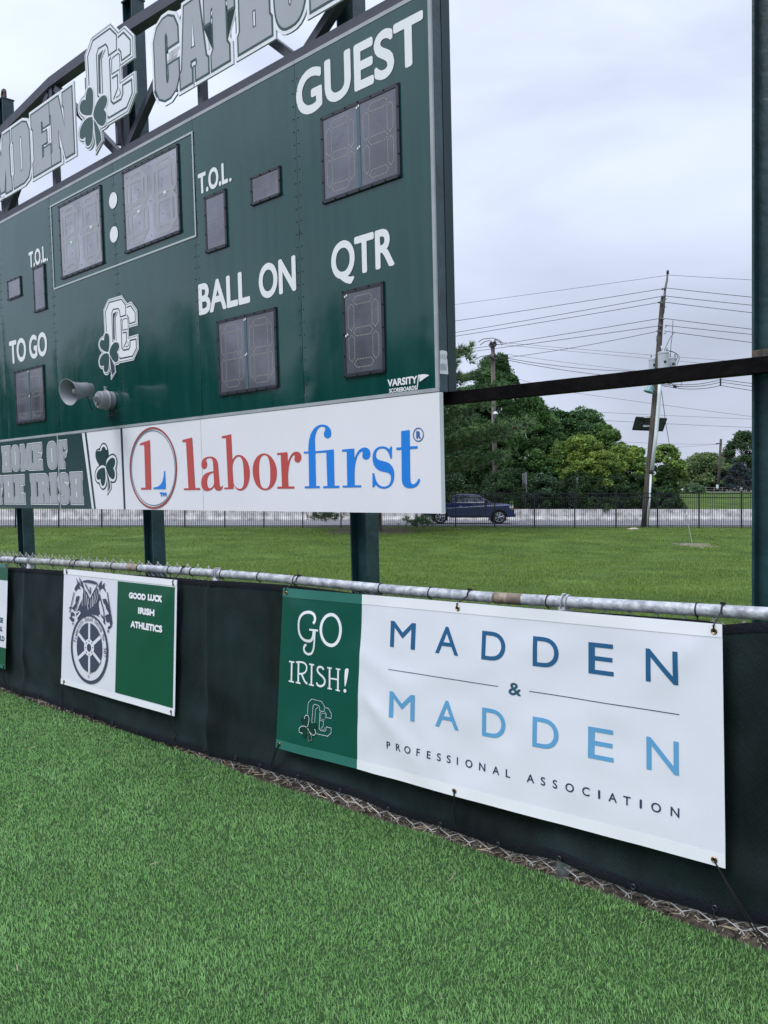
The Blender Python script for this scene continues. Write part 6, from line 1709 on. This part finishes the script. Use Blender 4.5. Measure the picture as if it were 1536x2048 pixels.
poleline([(1436, 979), (1442, 878)], [.2, .15], 'shaft', M_POLE, pole3, 106)
m_ = MB(); m_.box(at(1436.5, 887, 105.8), (.3, 0, 0), (0, .05, 0), (0, 0, .06)); m_.build('crossarm', M_POLE, pole3)
m_ = MB(); m_.aabox(at(1434.7, 973, 105.7) - [.14, .05, .25], at(1434.7, 973, 105.7) + [.14, .05, .25]); m_.build('white_notice', M_PVC, pole3)

def wire(p, q, Yp, Yq, sag, label, r=.017, pts=None, group='overhead wires'):
    a, b = at(*p, Yp), at(*q, Yq); m_ = MB(); n = 22
    m_.tube([a * (1 - t) + b * t - np.array([0, 0, sag * 4 * t * (1 - t)]) for t in np.linspace(0, 1, n)], r, 4, cap=False)
    o = m_.build('overhead_wire', M_CABLE); tag(o, label, 'wire', group); return o
def ext(p, q, x): return (x, p[1] + (q[1] - p[1]) * (x - p[0]) / (q[0] - p[0]))
names = ['thin topmost', 'upper', 'second', 'third', 'fourth', 'fifth', 'sixth']
Lft = [((1333, 551), (914, 607)), ((1328, 577), (914, 638)), ((1327, 592), (914, 661)), ((1318, 605), (914, 668.5)), ((1319, 637), (914, 698.5)), ((1316, 652), (914, 703.5)), ((1316, 662.5), (1000, 717))]
Rgt = [((1336, 550), (1503, 556)), ((1333, 576), (1503, 590.5)), ((1330, 592), (1503, 606.5)), ((1331, 604.5), (1503, 621.5)), ((1330, 637), (1503, 654.5)), ((1329, 650.5), (1503, 665)), ((1328, 662), (1503, 681))]
for k, ((p, q), (a, b)) in enumerate(zip(Lft, Rgt)):
    e_ = ext(p, q, 560) if k < 6 else q
    wire(p, e_, YP - .2, 66 if k < 6 else 62.3, .12 if k else .05, names[k] + ' wire from the leaning pole towards the scoreboard', r=.011 if k == 0 else .017)
    wire(a, ext(a, b, 2100), YP - .2, 44, .15, names[k] + ' wire from the leaning pole towards the free standing post', r=.011 if k == 0 else .017)
far = [((992, 684), (1700, 738), .012, 'thin far wire leaving the top of the straight pole'), ((992, 688), (1700, 750), .012, 'second thin far wire leaving the straight pole'),
       ((990, 712), (1300, 742), .022, 'thick service cable from the straight pole'), ((990, 715), (1320, 757), .022, 'lower thick service cable from the straight pole'), ((1010, 708), (1340, 748), .012, 'thin wire above the service cables'),
       ((992, 742), (1110, 778), .014, 'short drop wire slanting from the straight pole'),
       ((1130, 783), (1503, 831), .013, 'wire slanting down behind the leaning pole'), ((1190, 824), (1503, 836), .013, 'wire just above the tilted panel'), ((1190, 840), (1503, 853), .015, 'wire level with the tilted panel'),
       ((1240, 883), (1442, 888), .012, 'thin wire running to the far hill pole'), ((1242, 898), (1440, 888), .010, 'faint wire meeting the far hill pole'), ((1442, 888), (1560, 888), .010, 'wire right of the far hill pole')]
for p, q, r, lb in far:
    e_ = q if q[0] != 1503 else ext(p, q, 1800); wire(p, e_, 62.3 if p[0] < 1100 else 75, 80, .35 if r > .02 else .1, lb, r=r)
for k, (a, b) in enumerate((((1325, 765), (1441, 759)), ((1325, 768), (1441, 764)), ((1325, 771), (1441, 771)))):
    wire(a, b, YP - .2, 52, .22, ('upper', 'middle', 'lower')[k] + ' low cable between the leaning pole and the splice rack', r=.018)
    wire(b, (1800, b[1] + 35 + 6 * k), 52, 52, .1, ('upper', 'middle', 'lower')[k] + ' low cable right of the splice rack', r=.018)
m_ = MB(); m_.tube([at(1441, 757, 52), at(1441, 772, 52)], .05, 6); tag(m_.build('splice_rack', M_CABLE), 'small cable splice bracket hanging on the low wires', 'bracket')
gw = MB(); gw.tube([at(1321, 766, YP), at(1332, 850, YP - .1), at(1339.5, 893, YP - .2)], .018, 4); tag(gw.build('guy_wire', M_CABLE), 'slack guy wire hanging right of the tilted panel', 'wire')
g0, g1 = at(1368, 1010, 47.7), on_lawn(1385, 1089); m_ = MB(); m_.tube([g0, g0 * .45 + g1 * .55], .010, 5, 0); m_.tube([g0 * .45 + g1 * .55, g1], .013, 5, 1)
tag(m_.build('guy_wire', [M_CABLE, mat('guy_guard', (.20, .25, .20), .5)]), 'guy wire with pale guard anchored in the bare soil patch', 'wire')

# ------------------------------------------------------------------ road signs seen from behind
M_ALU = mat('sign_back_metal', (.24, .25, .26), .5, metal=.3, var=.1, vscale=3)
sg = thing('road_sign', 'tall grey road sign on two posts seen edge on from behind, above the barrier', 'sign', at(1049, 1022, 61.2))
for a, b in ((1045.5, 1048.5), (1052, 1050.8)):
    m_ = MB(); m_.tube([at(a, 947, 61.2), at(b, 1030, 61.2)], .05, 6); m_.build('post', M_ALU, sg)
m_ = MB(); qs = [at(1045.3, 948, 61.6), at(1052.6, 944, 60.6), at(1052.8, 985, 60.6), at(1046.8, 987, 61.6)]; d = np.array([.05, .03, 0])
m_.add(qs + [q + d for q in qs], [(0, 1, 2, 3), (7, 6, 5, 4), (0, 4, 5, 1), (1, 5, 6, 2), (2, 6, 7, 3), (3, 7, 4, 0)]); m_.build('sign_plate', M_ALU, sg)
sg = thing('road_sign', 'narrow grey road sign post above the barrier near the middle of the trees', 'sign', at(1153.6, 1022, 61.2))
m_ = MB(); m_.tube([at(1154.5, 956, 61.2), at(1153.6, 1030, 61.2)], .05, 6); m_.build('post', M_ALU, sg)
m_ = MB(); m_.box(at(1154.5, 964, 61.15), (.07, 0, 0), (0, .02, 0), (0, 0, .33)); m_.build('sign_plate', M_ALU, sg)
# ------------------------------------------------------------------ blue pickup truck on the road, facing right
TY = 52.4; ZR = RZ(53.3) + .004
XR = atx(844.5, 53.0)                       # rear bumper
truck = thing('pickup_truck', 'dark blue crew cab pickup truck with chrome wheels driving right on the road', 'pickup truck', (XR + 2.9, TY + 1, ZR))
M_CAR = mat('car_blue', (.008, .024, .11), .2, spec=.6, coat=.8); M_GLASS = mat('car_glass', (.035, .045, .055), .05, spec=.7)
M_TYRE = mat('tyre', (.012, .012, .013), .8); M_CHROME = mat('chrome', (.65, .66, .68), .2, metal=.9); M_TRIMB = mat('black_trim', (.008, .008, .009), .45)
W0, W1 = TY, TY + 2.0
def arc(cx, r, a0, a1, n=9): return [(cx + r * math.cos(a), .42 + r * math.sin(a)) for a in np.linspace(a0, a1, n)]
RWX, FWX = 1.13, 4.90
low = [(.0, .62), (.05, .55), (.45, .50)] + arc(RWX, .50, math.pi * .94, math.pi * .06) + [(1.75, .42), (4.25, .42)] + arc(FWX, .50, math.pi * .94, math.pi * .06) + [(5.45, .42), (5.70, .44), (5.84, .55), (5.86, .80), (5.80, 1.05), (5.72, 1.19), (5.4, 1.28), (4.9, 1.33), (4.35, 1.36), (3.9, 1.36), (2.0, 1.34), (1.9, 1.36), (.08, 1.36), (.03, 1.30), (.02, .9)]
def extr(mb, prof, y0, y1, inset=None, mi=0):
    n = len(prof); ins = inset or [0] * n
    vs = [(XR + x, y0 + i_, ZR + z) for (x, z), i_ in zip(prof, ins)] + [(XR + x, y1 - i_, ZR + z) for (x, z), i_ in zip(prof, ins)]
    tri = geometry.tessellate_polygon([[Vector((x, z, 0)) for x, z in prof]])
    fs = [(i, (i + 1) % n, n + (i + 1) % n, n + i) for i in range(n)] + [(a, c, b) for a, b, c in tri] + [(n + a, n + b, n + c) for a, b, c in tri]
    mb.add(vs, fs, mi)
mb = MB(); extr(mb, low, W0, W1, [.10 if z > 1.25 else (.02 if z < .5 else 0) for x, z in low]); o = mb.build('body', M_CAR, truck); bevel(o, .03, 2)
cab = [(1.92, 1.34), (2.02, 1.78), (2.20, 1.885), (2.6, 1.92), (3.3, 1.91), (3.62, 1.85), (4.42, 1.36)]
mb = MB(); extr(mb, cab, W0 + .08, W1 - .08, [.0, .20, .24, .26, .26, .22, .02]); o = mb.build('cab', M_CAR, truck); bevel(o, .02, 2)
def pane(pts, nm, mt, dy=.012):
    m_ = MB(); f = lambda x, z: (XR + x, W0 + .08 + .24 * max(0, (z - 1.34)) / .55 - dy, ZR + z)
    tri = geometry.tessellate_polygon([[Vector((x, z, 0)) for x, z in pts]]); m_.add([f(*p) for p in pts], [(a, c, b) for a, b, c in tri]); return m_.build(nm, mt, truck)
pane([(2.10, 1.40), (2.16, 1.72), (2.30, 1.80), (2.92, 1.82), (2.92, 1.40)], 'side_window', M_GLASS)
pane([(3.00, 1.40), (3.00, 1.82), (3.32, 1.80), (3.58, 1.74), (4.02, 1.44), (3.98, 1.40)], 'side_window', M_GLASS)
pane([(2.02, 1.36), (4.12, 1.36), (4.05, 1.395), (2.04, 1.395)], 'chrome_strip', M_CHROME, .016)
m_ = MB(); q = [(3.66, 1.84), (4.40, 1.40)]
m_.add([(XR + 3.69, W0 + .32, ZR + 1.845), (XR + 3.69, W1 - .32, ZR + 1.845), (XR + 4.44, W1 - .14, ZR + 1.38), (XR + 4.44, W0 + .14, ZR + 1.38)], [(0, 3, 2, 1)]); m_.build('windscreen', mat('glass_bright', (.16, .18, .20), .05, spec=.9), truck)
for nm, cx in (('wheel', RWX), ('wheel', FWX)):
    for yy, sgn in ((W0 + .02, -1), (W1 - .02, 1)):
        c = np.array([XR + cx, yy, ZR + .43]); ax_ = np.array([0, sgn, 0.0])
        m_ = MB(); m_.lathe([(-.26, .30), (-.24, .415), (-.20, .43), (-.03, .43), (0, .41), (.005, .31)], c, ax_, 32); ty = m_.build('wheel', M_TYRE, truck, smooth=False)
        if sgn < 0:
            m_ = MB(); m_.lathe([(-.02, .0), (-.02, .305), (.002, .305)], c, ax_, 28, 0); m_.build('rim_barrel', M_TRIMB, ty)
            m_ = MB(); m_.lathe([(.002, .305), (.014, .308), (.014, .275), (0, .272)], c, ax_, 28)
            for k in range(6):
                for dd_ in (-.16, .16):
                    a = k * math.pi / 3 + .2; p0_ = c + ax_ * .01 + np.array([math.cos(a), 0, math.sin(a)]) * .05; p1_ = c + ax_ * .006 + np.array([math.cos(a + dd_), 0, math.sin(a + dd_)]) * .285
                    m_.tube([p0_, p1_], [.030, .027], 4)
            m_.lathe([(0, .07), (.02, .065), (.025, 0)], c, ax_, 12); m_.build('rim', M_CHROME, ty)
for cx in (RWX, FWX):
    m_ = MB(); m_.aabox((XR + cx - .62, W0 + .30, ZR + .46), (XR + cx + .62, W1 - .30, ZR + 1.0)); m_.aabox((XR + cx - .5, W0 + .32, ZR + .2), (XR + cx + .5, W1 - .32, ZR + .46)); m_.build('wheel_well', M_TRIMB, truck)
    m_ = MB(); pts = arc(cx, .515, math.pi * .97, math.pi * .03, 14); m_.tube([(XR + x, W0 + .0, ZR + z) for x, z in pts], .035, 6); m_.build('wheel_arch_trim', M_TRIMB, truck)
def pbox(a, b, nm, mt, y0=W0 - .012, y1=W0 + .05, bv=0):
    m_ = MB(); m_.aabox((XR + a[0], y0, ZR + a[1]), (XR + b[0], y1, ZR + b[1])); o = m_.build(nm, mt, truck)
    if bv: bevel(o, bv)
    return o
pbox((5.52, .98), (5.80, 1.16), 'headlight', mat('headlight', (.75, .72, .68), .15, spec=.8), W0 - .004, W0 + .3, .03)
pbox((5.60, .90), (5.82, .97), 'turn_signal', mat('amber_lens', (.5, .16, .06), .2), W0 - .004, W0 + .25, .01)
pbox((5.70, .44), (5.95, .66), 'front_bumper', mat('bumper_dark', (.05, .055, .065), .3), W0 + .03, W1 - .03, .05)
pbox((5.78, .70), (5.90, .98), 'grille', M_TRIMB, W0 + .2, W1 - .2, .02)
pbox((-.10, .48), (.06, .70), 'rear_bumper', M_CHROME, W0 + .05, W1 - .05, .03)
pbox((-.015, .95), (.04, 1.28), 'tail_light', mat('tail_red', (.35, .01, .01), .2), W0 - .005, W0 + .18)
pbox((3.98, 1.34), (4.16, 1.54), 'wing_mirror', M_TRIMB, W0 - .16, W0 + .03, .03)
for x in (2.32, 3.32): pbox((x, 1.10), (x + .20, 1.14), 'door_handle', M_CHROME, W0 - .03, W0 + .01)
for x in (1.93, 2.98, 4.02): pbox((x, .50), (x + .012, 1.33), 'door_seam', M_TRIMB, W0 - .002, W0 + .03)
pbox((1.75, .40), (4.25, .47), 'sill_step', M_TRIMB, W0 - .06, W0 + .1, .02)
pbox((1.72, .58), (4.2, .62), 'lower_moulding', mat('moulding', (.05, .07, .14), .2), W0 - .018, W0 + .01)
pbox((.10, 1.362), (1.86, 1.40), 'bed_rail_cap', M_TRIMB, W0 + .10, W0 + .2)
